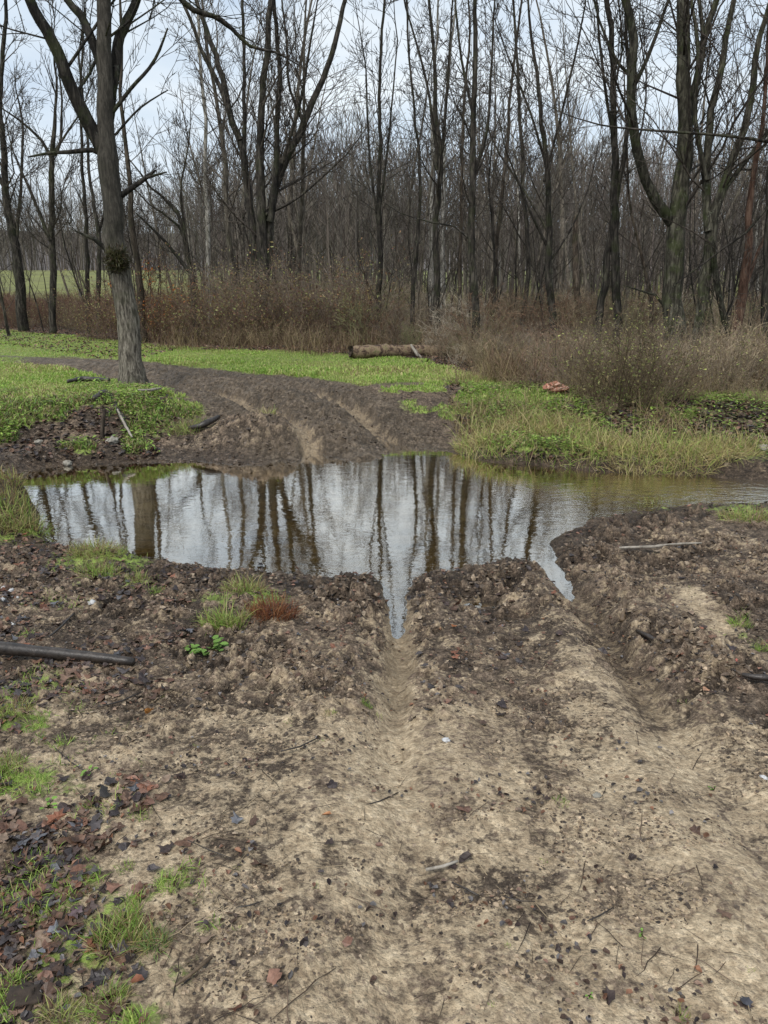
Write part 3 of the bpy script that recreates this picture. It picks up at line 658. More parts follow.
# ------------------------------------------------------------------ trees standing at the edge of the wood
def hero(name, label, Y, stems, bark='bark_dark', twigbark='twig', ext=3.5, dens=1.0, seed=0, maxl=3, rmin=.0055, clean=.3, burl=None, limb_mat=None, flare=1.0, group='trees along the edge of the wood', up=.05):
    rng = random.Random(seed); px0, py0, w0 = stems[0][0]
    b = AT(px0, py0, Y); gz0 = zat(b.x, Y)
    root = empty(name, (b.x, Y, gz0), label, 'tree', group)
    base = Vector((b.x, Y, gz0)); grown = []; wk = 1.0 if burl else (.98 if name in ('mossy_tree', 'forked_tree') else .86)
    for si, st in enumerate(stems):
        dyr = 0 if si == 0 else rng.uniform(-.22, .22)
        yy = Y if si == 0 else Y + rng.uniform(-.1, .1) * 0
        pts, rad = [], []; p0 = AT(st[0][0], st[0][1], Y)
        for (px, py, w) in st:
            p = AT(px, py, Y); d = abs(p.z - p0.z) + abs(p.x - p0.x)
            q = AT(px, py, Y + dyr * d); pts.append(q - base); rad.append(w * wk * .5 * q.y / FPX)
        if si == 0:
            pts[0] = Vector((pts[0].x, 0, -.12)); rad[0] *= 1.15 * flare
            if pts[1].z > .7: pts.insert(1, Vector((pts[0].x * .6 + pts[1].x * .4 * .3, 0, .18))); rad.insert(1, rad[0] * .88 / max(1, flare * .97))
        end = st[-1][1] <= 25 or st[-1][0] > 780 or st[-1][0] < -25
        P, Rr = resample(pts, rad, .12 if Y < 14 else .3)
        wx = wy = 0; kk = .18 if burl else .5; Q = []
        for q, r in zip(P, Rr):
            wx = wx * .8 + rng.gauss(0, kk); wy = wy * .8 + rng.gauss(0, kk); Q.append(q + Vector((wx, wy, 0)) * min(r, .07) * .6)
        P = Q
        if wk < 1: Rr = [r * (1 - .28 * (.4 if wk > .9 else 1) * min(1, max(0, q.z) / 7)) for q, r in zip(P, Rr)]
        if not end and not burl and name != 'dead_snag' and st[-1][1] < 215: end = True
        if end:
            d = (P[-1] - P[-3]).normalized(); tmp = []
            e = ext * (1 if Rr[-1] > .04 else .6)
            grow(tmp, rng, P[-1], (d + Vector((0, 0, .25))).normalized(), e, Rr[-1], 1, maxl, rmin, up, .09, dens, (22, 50), .1)
            n0 = tmp[0]; P = P + n0[0][1:]; Rr = Rr + n0[1][1:]; grown += tmp[1:]
        elif Rr[-1] > .012:
            P.append(P[-1] + (P[-1] - P[-2]) * .4); Rr.append(.004)
        sides = 16 if Rr[0] > .15 else (10 if Rr[0] > .06 else 6)
        mat = M[bark] if si == 0 else M[limb_mat or bark]
        me = tube_mesh('trunk' if si == 0 else 'limb', [(P, Rr, sides)], mat, .012 if Rr[0] > .1 else 0)
        obj('trunk' if si == 0 else 'limb', me, root)
        # side branches
        Ltot = sum((P[i + 1] - P[i]).length for i in range(len(P) - 1))
        nb = int(dens * Ltot * 1.5); 
        for _ in range(nb):
            t = rng.uniform(clean if si == 0 else .15, 1); k = min(len(P) - 2, int(t * (len(P) - 1)))
            d = (P[k + 1] - P[k]).normalized()
            if d.length < .5: continue
            rr = max(rmin * 1.1, Rr[k] * rng.uniform(.12, .34)); rr = min(rr, .032)
            ln = rng.uniform(.7, 1.3) * (.6 + rr * 85) * (1.2 - .5 * t)
            grow(grown, rng, P[k], perp_dir(rng, d, R_(rng.uniform(28, 62)), Vector((0, 0, .25))), min(ln, 4.2), rr, 1, maxl, rmin, up, .13, dens, (25, 55), .15, .08)
    if grown: obj('twigs', tube_mesh('twigs', grown, M[twigbark]), root)
    return root, base

big, bb = hero('big_tree', 'tall grey-barked tree with forking dark limbs standing alone on the grass by the track', 11.85,
  [[(134, 386, 26), (131, 360, 22), (127, 320, 21), (121, 280, 20), (116, 250, 19.5), (112, 200, 18), (107, 160, 19), (104, 130, 15), (103, 100, 14), (103, 60, 12.5), (102, 0, 12), (100, -150, 9), (97, -330, 5)],
   [(106, 158, 12), (92, 130, 13), (75, 95, 12), (60, 60, 11), (45, 30, 10), (28, -3, 9), (8, -60, 7), (-20, -160, 3)],
   [(101, 68, 8), (90, 38, 8), (80, 15, 7), (66, -2, 6), (48, -45, 4)],
   [(108, 122, 8), (113, 80, 9), (118, 45, 9), (127, 20, 8), (138, -5, 7), (152, -60, 5), (168, -150, 2.5)],
   [(113, 112, 4), (130, 90, 3.5), (150, 68, 3), (160, 50, 2.6), (168, 28, 1.4)],
   [(115, 135, 2.4), (140, 108, 1.8), (168, 90, 1)],
   [(104, 156, 5), (92, 150, 5), (70, 152, 4), (50, 153, 3), (28, 157, 1.4)],
   [(114, 200, 6), (132, 188, 5), (148, 176, 4), (156, 170, 1.4)],
   [(146, 178, 3), (156, 175, 2.4), (167, 172, 1.2)],
   [(114, 262, 6), (105, 248, 5), (94, 239, 4), (78, 232, 1.6)],
   [(101, -190, 7), (150, -60, 6), (185, 3, 5), (222, 20, 4), (250, 46, 3), (275, 52, 2), (300, 66, 1)]],
  'bark_big', 'bark_limb', 3.6, 1.0, 11, 3, .005, .5, limb_mat='bark_limb', flare=1.14, group=None, burl=True)
for i, (a, l, r) in enumerate([(-2.0, .34, .07), (-.7, .30, .065), (.5, .34, .07), (2.2, .32, .065), (3.5, .3, .06)]):
    dx, dy = math.cos(a), math.sin(a); rp = [Vector((dx * .08, dy * .08, .26)), Vector((dx * .14, dy * .14, .10)), Vector((dx * .22, dy * .22, .02)), Vector((dx * l, dy * l, -.05)), Vector((dx * (l + .1), dy * (l + .1), -.12))]
    P_, R2_ = resample(rp, [r * .7, r, r * .8, r * .5, r * .2], .04); obj('root', tube_mesh('root', [(P_, R2_, 9)], M['bark_big'], .01), big)
# the mossy burl
def lump(name, parent, mat, r, loc, seed, squash=(1, 1, 1)):
    V = []; nu, nv = 26, 16; rr = random.Random(seed)
    for j in range(nv + 1):
        for i in range(nu):
            a = i * 2 * math.pi / nu; b = -math.pi / 2 + math.pi * j / nv
            d = Vector((math.cos(a) * math.cos(b), math.sin(a) * math.cos(b), math.sin(b)))
            q = r * (1 + .42 * mnoise.noise(d * 2.2 + Vector((seed, 0, 0))) + .22 * mnoise.noise(d * 6 + Vector((seed, 3, 0))))
            V.append((d.x * q * squash[0], d.y * q * squash[1], d.z * q * squash[2]))
    F = [[j * nu + i, j * nu + (i + 1) % nu, (j + 1) * nu + (i + 1) % nu, (j + 1) * nu + i] for j in range(nv) for i in range(nu)]
    return obj(name, mesh_np(name, V, F, mat, smooth=True), parent, loc)
q = AT(116, 261, 11.72) - bb
bu = lump('burl', big, M['moss'], .10, q, 3, (1.05, .9, 1.2))
_r = np.random.RandomState(4); nB = 900; dd = _r.randn(nB, 3); dd /= np.linalg.norm(dd, axis=1)[:, None]
Pm = dd * np.array([.115, .10, .15]) * (.8 + .5 * _r.rand(nB, 1)) + np.array([.02, 0, .01]); T, F = blade_T()
Vm, Fm, Tm = scatter(T, F, Pm, rotm(_r.rand(nB) * 6.28, _r.rand(nB) * 2.4, np.arctan2(dd[:, 1], dd[:, 0])), np.stack([.12 + .1 * _r.rand(nB), .05 + .06 * _r.rand(nB), .05 + .06 * _r.rand(nB)], 1), np.array([(.05, .05, .02), (.08, .075, .03), (.03, .03, .015), (.07, .05, .03)])[_r.randint(4, size=nB)])
obj('moss_tuft', mesh_np('moss_tuft', Vm, Fm, M['blade'], Tm), bu)

heroes = [
 ('bare_tree', 'leaning dark tree at the far left, thick at the foot', 28, [[(24, 335, 12), (15, 255, 11), (6, 190, 9), (2, 100, 7), (8, 15, 5)], [(8, 200, 5), (-12, 150, 4), (-28, 100, 3)], [(14, 250, 5), (20, 190, 4), (24, 120, 3)]], 'bark_dark'),
 ('bare_tree', 'dark tree whose trunk splits into a wide candelabra above the field', 26, [[(52, 335, 8), (51, 240, 8), (52, 155, 7), (54, 110, 4)], [(52, 158, 5), (40, 140, 4), (20, 120, 3), (2, 108, 2)], [(52, 158, 5), (61, 140, 4), (62, 100, 3), (57, 60, 2)], [(54, 152, 3.5), (70, 130, 3), (82, 112, 2)], [(50, 240, 5), (32, 195, 4), (12, 150, 2)]], 'bark_dark'),
 ('bare_tree', 'thin straight tree between the candelabra tree and the big grey tree', 27, [[(88, 335, 5.5), (86, 230, 5), (82, 120, 4), (86, 20, 3)]], 'bark_dark'),
 ('bare_tree', 'thin dark tree just left of the big grey trunk', 26, [[(98, 335, 6.5), (98, 240, 5.5), (91, 170, 4), (78, 55, 3)], [(98, 240, 3), (108, 180, 3), (100, 100, 2)]], 'bark_dark'),
 ('bare_tree', 'brownish slim tree rising directly behind the big grey tree', 22, [[(143, 340, 9), (136, 265, 8), (129, 180, 6), (122, 120, 5), (120, 20, 4)]], 'bark_brown'),
 ('bare_tree', 'crooked low tree with arching black limbs right of the big grey tree', 23, [[(197, 330, 8), (189, 255, 6), (176, 212, 5), (150, 188, 2.5)], [(189, 255, 4), (181, 195, 3), (186, 160, 2)], [(192, 275, 5), (166, 242, 3.5), (138, 215, 2)], [(190, 262, 4), (178, 226, 3), (150, 205, 2)]], 'bark_dark'),
 ('bare_tree', 'pale straight tree between the crooked tree and the many-stemmed tree', 30, [[(209, 335, 6.5), (207, 210, 6), (203, 100, 5), (199, 15, 4)]], 'bark_pale'),
 ('forked_tree', 'big many-stemmed tree spreading in a wide vase above the brush', 23, [[(262, 338, 15), (262, 290, 14), (263, 250, 11), (260, 180, 9), (262, 110, 7), (268, 40, 6), (272, -5, 5)],
    [(260, 282, 9), (252, 220, 8), (243, 150, 7), (230, 110, 6.5), (215, 55, 5.5), (198, 5, 4), (190, -25, 3)], [(240, 140, 5), (220, 88, 4.5), (205, 58, 4), (190, 20, 3.4), (177, -8, 3)], [(243, 170, 4), (246, 100, 4), (244, 0, 3)],
    [(264, 285, 10), (272, 210, 9), (281, 168, 8), (303, 122, 7), (322, 80, 6), (338, 35, 5), (346, 0, 4)], [(270, 222, 7), (276, 150, 5.5), (279, 90, 5), (275, 15, 4)], [(303, 122, 3.4), (291, 90, 3), (286, 40, 2.4), (282, 5, 2)], [(265, 215, 3.5), (300, 196, 2.6), (345, 155, 1.5)], [(283, 163, 4), (300, 100, 3), (312, 30, 2)]], 'bark_dark'),
 ('bare_tree', 'slim upright tree right of the many-stemmed tree, behind the fallen log', 21, [[(379, 352, 6.5), (377, 290, 6.5), (379, 200, 5.5), (380, 100, 4.5), (384, 5, 3.5)], [(379, 230, 3), (371, 170, 3), (366, 60, 2)], [(379, 210, 3), (388, 140, 3), (398, 40, 2)]], 'bark_dark'),
 ('bare_tree', 'thin dark tree behind the right end of the fallen log', 21, [[(416, 342, 6), (415, 280, 5.5), (419, 180, 4), (410, 60, 3), (408, 5, 3)]], 'bark_dark'),
 ('bare_tree', 'grey tree with three steep stems, second from the log', 20, [[(438, 346, 8.5), (436, 260, 7.5), (438, 160, 7), (435, 80, 5), (430, 0, 4)], [(437, 170, 4.5), (426, 85, 3.5), (406, 8, 2.5)], [(438, 165, 4.5), (447, 90, 3.5), (452, 10, 2.5)]], 'bark_dark'),
 ('bare_tree', 'bone-pale trunk showing behind the grey three-stemmed tree', 28, [[(433, 335, 8), (432, 270, 8), (431, 200, 6), (433, 100, 4), (440, 15, 3)]], 'bark_pale'),
 ('bare_tree', 'pale slender trunk close right of the bone-pale one', 30, [[(443, 332, 6), (443, 265, 6), (442, 200, 5), (447, 100, 4), (455, 15, 3)]], 'bark_pale'),
 ('bare_tree', 'straight black-brown tree in the middle of the wood edge with one low arching branch', 18, [[(475, 356, 9.5), (474, 270, 9), (475, 180, 8.5), (473, 90, 7), (474, 0, 5.5)], [(475, 172, 4.5), (487, 130, 4), (492, 60, 3), (495, 5, 2.4)], [(474, 122, 4), (462, 60, 3.4), (455, 2, 2.4)], [(474, 242, 3), (455, 226, 2.2), (430, 222, 1.8), (400, 213, 1)]], 'bark_dark'),
 ('bare_tree', 'thin tree leaning slightly to the right of the straight middle tree', 23, [[(487, 340, 6), (492, 280, 5.5), (500, 200, 4.5), (510, 100, 4), (520, 8, 3)]], 'bark_brown'),
 ('bare_tree', 'branchy dark tree with limbs fanning low on both sides', 18.5, [[(553, 352, 9), (549, 280, 8.5), (546, 200, 7), (542, 140, 6), (535, 60, 4.5), (528, 2, 3)], [(549, 248, 4), (532, 215, 3), (513, 168, 2)], [(545, 182, 4), (560, 120, 3.4), (575, 60, 3), (585, 5, 2)], [(548, 232, 4), (525, 192, 3), (500, 155, 2)], [(546, 168, 3.6), (530, 110, 3), (508, 58, 2)], [(549, 262, 3), (570, 230, 2.4), (588, 190, 1.6)]], 'bark_dark'),
 ('dead_snag', 'short broken brown snag standing among the dark trunks', 24, [[(580, 345, 8), (578, 270, 8), (577, 218, 7)]], 'bark_brown'),
 ('bare_tree', 'curving dark tree crossing just behind the tall twin trunk', 17, [[(595, 358, 9), (604, 300, 8.5), (610, 240, 8), (621, 180, 6), (628, 100, 5), (626, 5, 4)]], 'bark_dark'),
 ('bare_tree', 'tall straight dark trunk left of the mossy forked tree', 17, [[(617, 358, 10.5), (616, 280, 10), (613, 200, 9.5), (612, 120, 8.5), (608, 50, 7.5), (604, -5, 7)], [(613, 142, 4.5), (603, 80, 4), (596, 2, 3)], [(612, 100, 3), (622, 50, 3), (618, 0, 2)]], 'bark_dark'),
 ('mossy_tree', 'thick dark forked tree with a mossy elbow limb, right side of the wood edge', 16, [[(673, 366, 24), (673, 300, 19), (676, 240, 18), (682, 180, 16), (686, 120, 14), (684, 60, 13), (683, -5, 12)],
    [(673, 224, 12), (657, 202, 11), (643, 181, 10), (634, 150, 10), (630, 90, 9.5), (632, 40, 9), (628, -5, 8)], [(686, 140, 8), (697, 70, 7.5), (707, 20, 6.5), (716, -5, 5.5)], [(688, 105, 6), (704, 55, 5), (700, 2, 4)], [(631, 92, 4.5), (645, 60, 4), (662, 15, 3)], [(634, 80, 3.5), (618, 62, 3), (600, 20, 2.4)], [(674, 318, 3), (655, 295, 2.4), (632, 288, 1.4)]], 'bark_moss'),
 ('mossy_tree', 'mossy many-stemmed tree right of the thick forked tree, with pale knotty bowl', 15.5, [[(694, 368, 10), (701, 312, 11), (708, 262, 12), (713, 216, 11), (723, 192, 8.5), (735, 150, 7.5), (748, 110, 7), (755, 60, 6), (766, 20, 5)],
    [(709, 232, 9), (706, 170, 8), (710, 110, 7), (722, 60, 6), (735, 2, 5)], [(718, 200, 6), (740, 170, 4.5), (772, 128, 4)], [(718, 366, 7), (722, 322, 6.5), (713, 285, 6), (708, 245, 6)], [(706, 180, 5), (694, 120, 4.5), (698, 50, 4), (692, 5, 3)]], 'bark_moss'),
 ('bare_tree', 'stout reddish-brown trunk with flaking bark near the right edge', 15.5, [[(732, 368, 13), (740, 312, 12), (748, 240, 9), (752, 190, 7), (764, 110, 5), (770, 20, 4)], [(742, 300, 5), (758, 250, 4), (782, 200, 3)]], 'bark_red'),
 ('bare_tree', 'dark trunk at the very right edge sending a long level branch over the others', 15, [[(772, 372, 11), (768, 300, 10), (769, 230, 9), (776, 150, 8), (784, 60, 7)], [(774, 142, 4.5), (720, 135, 3.4), (660, 131, 3), (600, 125, 2), (560, 112, 1)], [(770, 205, 4), (748, 232, 3), (722, 250, 2.6), (676, 284, 1.2)]], 'bark_dark'),
 ('bare_tree', 'thin leaning stem between the tall straight trunk and the mossy forked tree', 17, [[(648, 358, 5.5), (652, 305, 5), (641, 250, 4), (629, 195, 3), (625, 110, 2.5)]], 'bark_brown'),
 ('bare_tree', 'thin grey stem between the three-stemmed grey tree and the straight middle tree', 24, [[(458, 340, 5), (459, 250, 4.5), (463, 150, 4), (470, 20, 3)]], 'bark_brown'),
 ('bare_tree', 'slim dark stem right of the branchy fanning tree', 22, [[(520, 342, 6), (527, 260, 5.5), (523, 160, 5), (516, 20, 3.5)]], 'bark_dark'),
]
for i, (nm, lb, Y, st, bk) in enumerate(heroes):
    snag = nm == 'dead_snag'
    hero(nm, lb, Y, st, bk, 'twig', 3.0, .12 if snag else (1.25 if Y < 24 else 1.2), 100 + i, 3, .0036 + .00014 * Y, .28 if Y > 20 else .34, up=.06)

# ------------------------------------------------------------------ the wood behind: individual trees from a few kinds
def proto_tree(i, H, r, name, bark, dens=.75, stems=1, clean=.28):
    r *= .8
    rng = random.Random(500 + i); trunk, tw = [], []
    for s in range(stems):
        d = Vector((rng.gauss(0, .05 + .12 * (stems > 1)), rng.gauss(0, .05 + .12 * (stems > 1)), 1)).normalized()
        tmp = []; p = Vector((rng.uniform(-.1, .1), rng.uniform(-.1, .1), -.15)); n = 12; pts, rad = [p.copy()], [r * 1.15]
        for k in range(n):
            d = (d + Vector((rng.gauss(0, .05), rng.gauss(0, .05), .05))).normalized(); p = p + d * H / n; pts.append(p.copy()); rad.append(r * (1 - .9 * ((k + 1) / n) ** .85))
        trunk.append((pts, rad, 7))
        for _ in range(int(H * 2.6 * dens)):
            t = clean + (1 - clean) * rng.random() ** .9; k = min(n - 1, int(t * n)); q = pts[k].lerp(pts[k + 1], t * n - k); dd = (pts[k + 1] - pts[k]).normalized()
            ln = rng.uniform(.12, .24) * H * (1.25 - t); grow(tw, rng, q, perp_dir(rng, dd, R_(rng.uniform(25, 55)), Vector((0, 0, .3))), ln, max(.008, rad[k] * rng.uniform(.2, .42)), 1, 3, .0065, .07, .12, dens * .62, (22, 50), .2)
    root = empty(name, (0, 0, 0), 'x', 'tree')
    obj('trunk', tube_mesh('trunk', trunk, M['bark_wood' if bark != 'bark_pale' else bark], .03), root); obj('twigs', tube_mesh('twigs', tw, M['twig_wood']), root)
    return root
protos = [proto_tree(0, 13, .13, 'forest_tree', 'bark_dark'), proto_tree(1, 14.5, .16, 'forest_tree', 'bark_dark'), proto_tree(2, 12, .10, 'forest_tree', 'bark_brown', .7, 2),
          proto_tree(3, 15, .19, 'forest_tree', 'bark_dark', .8), proto_tree(4, 11, .08, 'slender_tree', 'bark_brown', .9), proto_tree(5, 13, .12, 'pale_tree', 'bark_pale', .7), proto_tree(6, 10, .07, 'slender_tree', 'bark_brown', 1.0, 3, .15)]
PL = {'forest_tree': 'bare dark tree deep in the wood behind the edge trees', 'slender_tree': 'slender bare pole tree deep in the wood', 'pale_tree': 'pale-barked bare tree deep in the wood'}
PG = {'forest_tree': 'dark trees deep in the wood', 'slender_tree': 'slender pole trees deep in the wood', 'pale_tree': 'pale trees deep in the wood'}
first = [True] * 7; rng = random.Random(42); placed = []
def put(o, first_flag, loc, rz, s):
    c = o if first_flag else copy_tree(o)
    c.location = loc; c.rotation_euler = (0, 0, rz); c.scale = (s, s, s); return c
tries = 0; cnt = 0
while cnt < 90 and tries < 5000:
    tries += 1
    Y = 24 + 40 * rng.random() ** .9; px = rng.uniform(-40, 810); x = (px - 384) / FPX * Y
    if px < 240 and (Y < 33 or rng.random() < .45): continue
    if 240 <= px < 380 and rng.random() < .35: continue
    if any((x - a) ** 2 + (Y - b) ** 2 < 1.6 for a, b in placed): continue
    placed.append((x, Y)); i = rng.choice([0, 0, 1, 2, 3, 4, 4, 5, 6, 6, 0, 2]); pr = protos[i]
    c = put(pr, first[i], (x, Y, zat(x, Y)), rng.uniform(0, 6.28), rng.uniform(.78, 1.12) * (.8 if px < 240 else 1)); first[i] = False; cnt += 1
    nm = c.name.split('.')[0]; tag(c, PL[nm], 'tree', PG[nm])
for i, f in enumerate(first):
    if f: tag(put(protos[i], True, (3 + i, 50, zat(3 + i, 50)), 0, 1), PL[protos[i].name.split('.')[0]], 'tree', PG[protos[i].name.split('.')[0]])

# saplings
def proto_sapling(i, H):
    rng = random.Random(900 + i); out = []
    for s in range(rng.choice([1, 1, 2, 3])):
        grow(out, rng, Vector((rng.uniform(-.1, .1), rng.uniform(-.1, .1), -.05)), Vector((rng.gauss(0, .12), rng.gauss(0, .12), 1)).normalized(), H * rng.uniform(.8, 1), .014 + H * .004, 0, 3, .005, .05, .08, .8, (25, 60), .2)
    root = empty('sapling', (0, 0, 0), 'thin bare sapling in the brush under the trees', 'sapling', 'saplings under the trees')
    obj('stem', tube_mesh('stem', out[:1], M['bark_dark']), root); obj('twigs', tube_mesh('twigs', out[1:], M['twig']), root); return root
sap = [proto_sapling(i, h) for i, h in enumerate((3.2, 4.5, 2.6, 5.5, 3.8, 6.5))]; f = [True] * 6
for k in range(95):
    Y = rng.uniform(17.5, 36); px = rng.uniform(90, 800) if k % 6 else rng.uniform(-20, 240); x = (px - 384) / FPX * Y
    if px < 370 and Y < 24: Y += 7; x = (px - 384) / FPX * Y
    i = rng.randrange(6); put(sap[i], f[i], (x, Y, zat(x, Y)), rng.uniform(0, 6.28), rng.uniform(.75, 1.2)); f[i] = False
root = empty('sapling', (AT(556, 390, 11.6).x, 11.6, zat(AT(556, 390, 11.6).x, 11.6)), 'lone thin dark stem standing just above the orange cluster on the right bank', 'sapling')
o_ = []; grow(o_, random.Random(5), Vector((0, 0, -.05)), Vector((.03, 0, 1)), .72, .014, 0, 2, .004, .1, .05, .5, (25, 50), .4); obj('stem', tube_mesh('stem', o_[:1], M['bark_limb']), root); obj('twigs', tube_mesh('twigs', o_[1:], M['twig']), root)

# the far woods: one mass of stems no one could count
def merged_sticks(n, pts_fn, seed):
    rng = random.Random(seed); tm = []
    for i in range(6):
        out = []; H = 1.0
        grow(out, rng, Vector((0, 0, 0)), Vector((rng.gauss(0, .05), rng.gauss(0, .05), 1)).normalized(), 12, .10, 0, 2, .02, .04, .04, .95, (20, 45), .12)
        out = [(p, r, 3) for p, r, s in out[:60]]; tm.append(tubes(out))
    parts = []; r2 = np.random.RandomState(seed)
    for V, F in tm:
        x, y = pts_fn(r2, n // 6); m = len(x); z, _ = terrain(x, y, False)
        tint = np.array([.125, .109, .092]) * (.6 + .8 * r2.rand(m, 1)) * (1 + .25 * (r2.rand(m, 3) - .5) * .4)
        s = .5 + .5 * r2.rand(m)
        parts.append(scatter(V, F, np.stack([x, y, z - .1], 1), rotm(r2.rand(m) * 6.28, r2.rand(m) * .06, r2.rand(m) * 6.28), s * (.7 + .004 * y), tint))
    return parts
def pf(r, n):
    y = 46 + 60 * r.rand(n); px = 200 + 640 * r.rand(n); return (px - 384) / FPX * y, y
def pf2(r, n):
    y = 150 + 130 * r.rand(n); px = -80 + 500 * r.rand(n); return (px - 384) / FPX * y, y
def pf3(r, n):
    y = 30 + 35 * r.rand(n); px = 225 + 640 * r.rand(n); return (px - 384) / FPX * y, y
stuff('far_woods', merged_sticks(1050, pf, 1) + merged_sticks(900, pf2, 2), M['twig_far'])
# woody undergrowth filling the wood floor
def under(n, seed, ys, hs, pxs, col):
    rng = random.Random(seed); parts = []; r2 = np.random.RandomState(seed)
    for i in range(5):
        out = []
        for s in range(5): grow(out, rng, Vector((rng.uniform(-.2, .2), rng.uniform(-.2, .2), 0)), Vector((rng.gauss(0, .35), rng.gauss(0, .35), 1)).normalized(), 1.0, .0055, 0, 2, .0026, .0, .17, 1.5, (25, 70), .1)
        V, F = tubes([(p, r, 3) for p, r, s in out]); m = n // 5
        y = ys[0] + (ys[1] - ys[0]) * r2.rand(m); px = pxs[0] + (pxs[1] - pxs[0]) * r2.rand(m); x = (px - 384) / FPX * y; z, k = terrain(x, y, False)
        ok = y > k['edge'] + .3; x, y, z = x[ok], y[ok], z[ok]; m = len(x)
        s = hs[0] + (hs[1] - hs[0]) * r2.rand(m); tint = np.array(col)[r2.randint(len(col), size=m)] * (.7 + .6 * r2.rand(m, 1))
        parts.append(scatter(V, F, np.stack([x, y, z - .03], 1), rotm(r2.rand(m) * 6.28, r2.rand(m) * .2, r2.rand(m) * 6.28), s, tint))
    return parts
UC = [(.11, .085, .06), (.16, .12, .08), (.09, .07, .055), (.24, .19, .125), (.14, .085, .055), (.3, .26, .2), (.14, .14, .07)]
stuff('undergrowth', under(1100, 3, (17, 50), (.3, 1.5), (360, 830), UC) + under(500, 7, (24, 50), (.6, 1.8), (235, 420), UC) + under(600, 4, (30, 46), (.6, 1.4), (-40, 240), [(.15, .085, .06), (.12, .08, .06)]) + under(520, 5, (12.5, 18), (.25, .62), (430, 830), UC + [(.34, .27, .17)]), M['twig_far'])

# ------------------------------------------------------------------ shrubs
def shrub_proto(i, name, H, spread, nst, stemcol, leafpal, nleaf, dens=1.0, lsz=.03, lab='', grp='', maxl=2):
    rng = random.Random(1300 + i); out = []
    for s in range(nst):
        a = rng.uniform(0, 6.28); rr = spread * .35 * rng.random() ** .5
        lean = rng.uniform(.0, .8)
        grow(out, rng, Vector((rr * math.cos(a), rr * math.sin(a), -.04)), Vector((lean * math.cos(a), lean * math.sin(a), 1)).normalized(), H * rng.uniform(.45, 1.2), .004 + .0022 * H, 0, maxl, .0024, -.03, .2, dens, (25, 65), .15)
    root = empty(name, (0, 0, 0), lab, 'shrub', grp)
    V, F = tubes([(p, r, 3) for p, r, s in out]); r2 = np.random.RandomState(i)
    t = np.repeat(np.array([stemcol]), len(V), 0) * (.55 + .9 * fbm(V[:, 0] * 3, V[:, 1] * 3 + V[:, 2], i, 2))[:, None]
    obj('stems', mesh_np('stems', V, F, M['stem'], t), root)
    ends = [p[int(len(p) * rng.uniform(.3, 1)) - 1] for p, r, s in out if len(p) > 1 and rng.random() < 1]
    P = np.array([tuple(ends[r2.randint(len(ends))]) for _ in range(nleaf)]) + r2.randn(nleaf, 3) * .05
    P[:, 2] = np.abs(P[:, 2]); T, F = smallleaf_T()
    V, F, Tt = scatter(T, F, P, rotm(r2.rand(nleaf) * 6.28, r2.rand(nleaf) * 1.6, r2.rand(nleaf) * 6.28), lsz * (.5 + r2.rand(nleaf)), np.array(leafpal)[r2.randint(len(leafpal), size=nleaf)] * (.6 + .8 * r2.rand(nleaf, 1)))
    obj('leaves', mesh_np('leaves', V, F, M['blade'], Tt), root); return root
REDL = [(.17, .085, .055), (.12, .065, .045), (.24, .14, .075), (.10, .06, .04), (.3, .24, .10)]
OLV = [(.26, .27, .10), (.2, .2, .09), (.33, .28, .13), (.17, .12, .07)]
TANL = [(.36, .28, .17), (.27, .19, .12), (.2, .14, .09)]
bp = [shrub_proto(0, 'bramble_bush', 1.9, 1.6, 46, (.13, .088, .064), REDL + OLV[:1], 2000, .8, .055, 'reddish-brown bramble bush in the thicket beyond the meadow', 'bramble bushes of the thicket beyond the meadow'),
      shrub_proto(1, 'bramble_bush', 1.6, 1.9, 46, (.12, .095, .066), OLV + REDL[:2] + TANL, 2200, .8, .055, 'reddish-brown bramble bush in the thicket beyond the meadow', 'bramble bushes of the thicket beyond the meadow'),
      shrub_proto(2, 'bare_bush', 2.3, 1.5, 38, (.17, .135, .105), OLV + TANL, 1000, .9, .05, 'tall twiggy brown bush in the thicket below the many-stemmed tree', 'tall twiggy bushes in the thicket'),
      shrub_proto(3, 'dry_weed_clump', 1.1, 1.1, 60, (.27, .205, .13), TANL + [(.3, .24, .13), (.08, .055, .035), (.12, .09, .05), (.2, .22, .08)], 1100, .5, .045, 'tan clump of dry weeds at the foot of the thicket', 'tan dry weed clumps along the meadow edge', 1)]
bf = [True] * 4
def place(i, px, Y, s, rz=None):
    x = (px - 384) / FPX * Y / (cp) * 1.0; x = AT(px, 340, Y).x
    put(bp[i], bf[i], (x, Y, zat(x, Y)), rng.uniform(0, 6.28) if rz is None else rz, s); bf[i] = False
for px, Y, s in [(98, 23, .8), (120, 22.5, .95), (150, 23, .9), (168, 21.6, .9), (195, 21.4, 1.0), (222, 21.2, 1.0), (250, 21.4, 1.05), (180, 23.5, 1.05), (300, 21.6, 1.1), (232, 23.5, 1.1), (335, 21.2, 1.0), (60, 29, .7), (25, 30, .7), (-5, 30, .75), (80, 28, .7), (360, 22, .9), (135, 24.5, 1.0), (275, 23.4, 1.1)]:
    place(rng.choice([0, 1]), px, Y, s * rng.uniform(.68, 1.22))
for px, Y, s in [(265, 21.8, 1.0), (290, 22.4, 1.1), (318, 21.8, 1.05), (345, 22.4, .9), (240, 22.4, .9), (400, 21, .5), (480, 17.6, .42), (520, 16, .4), (585, 15, .42), (640, 14.5, .42), (700, 14.5, .4), (760, 14, .42)]:
    place(2, px, Y, s)
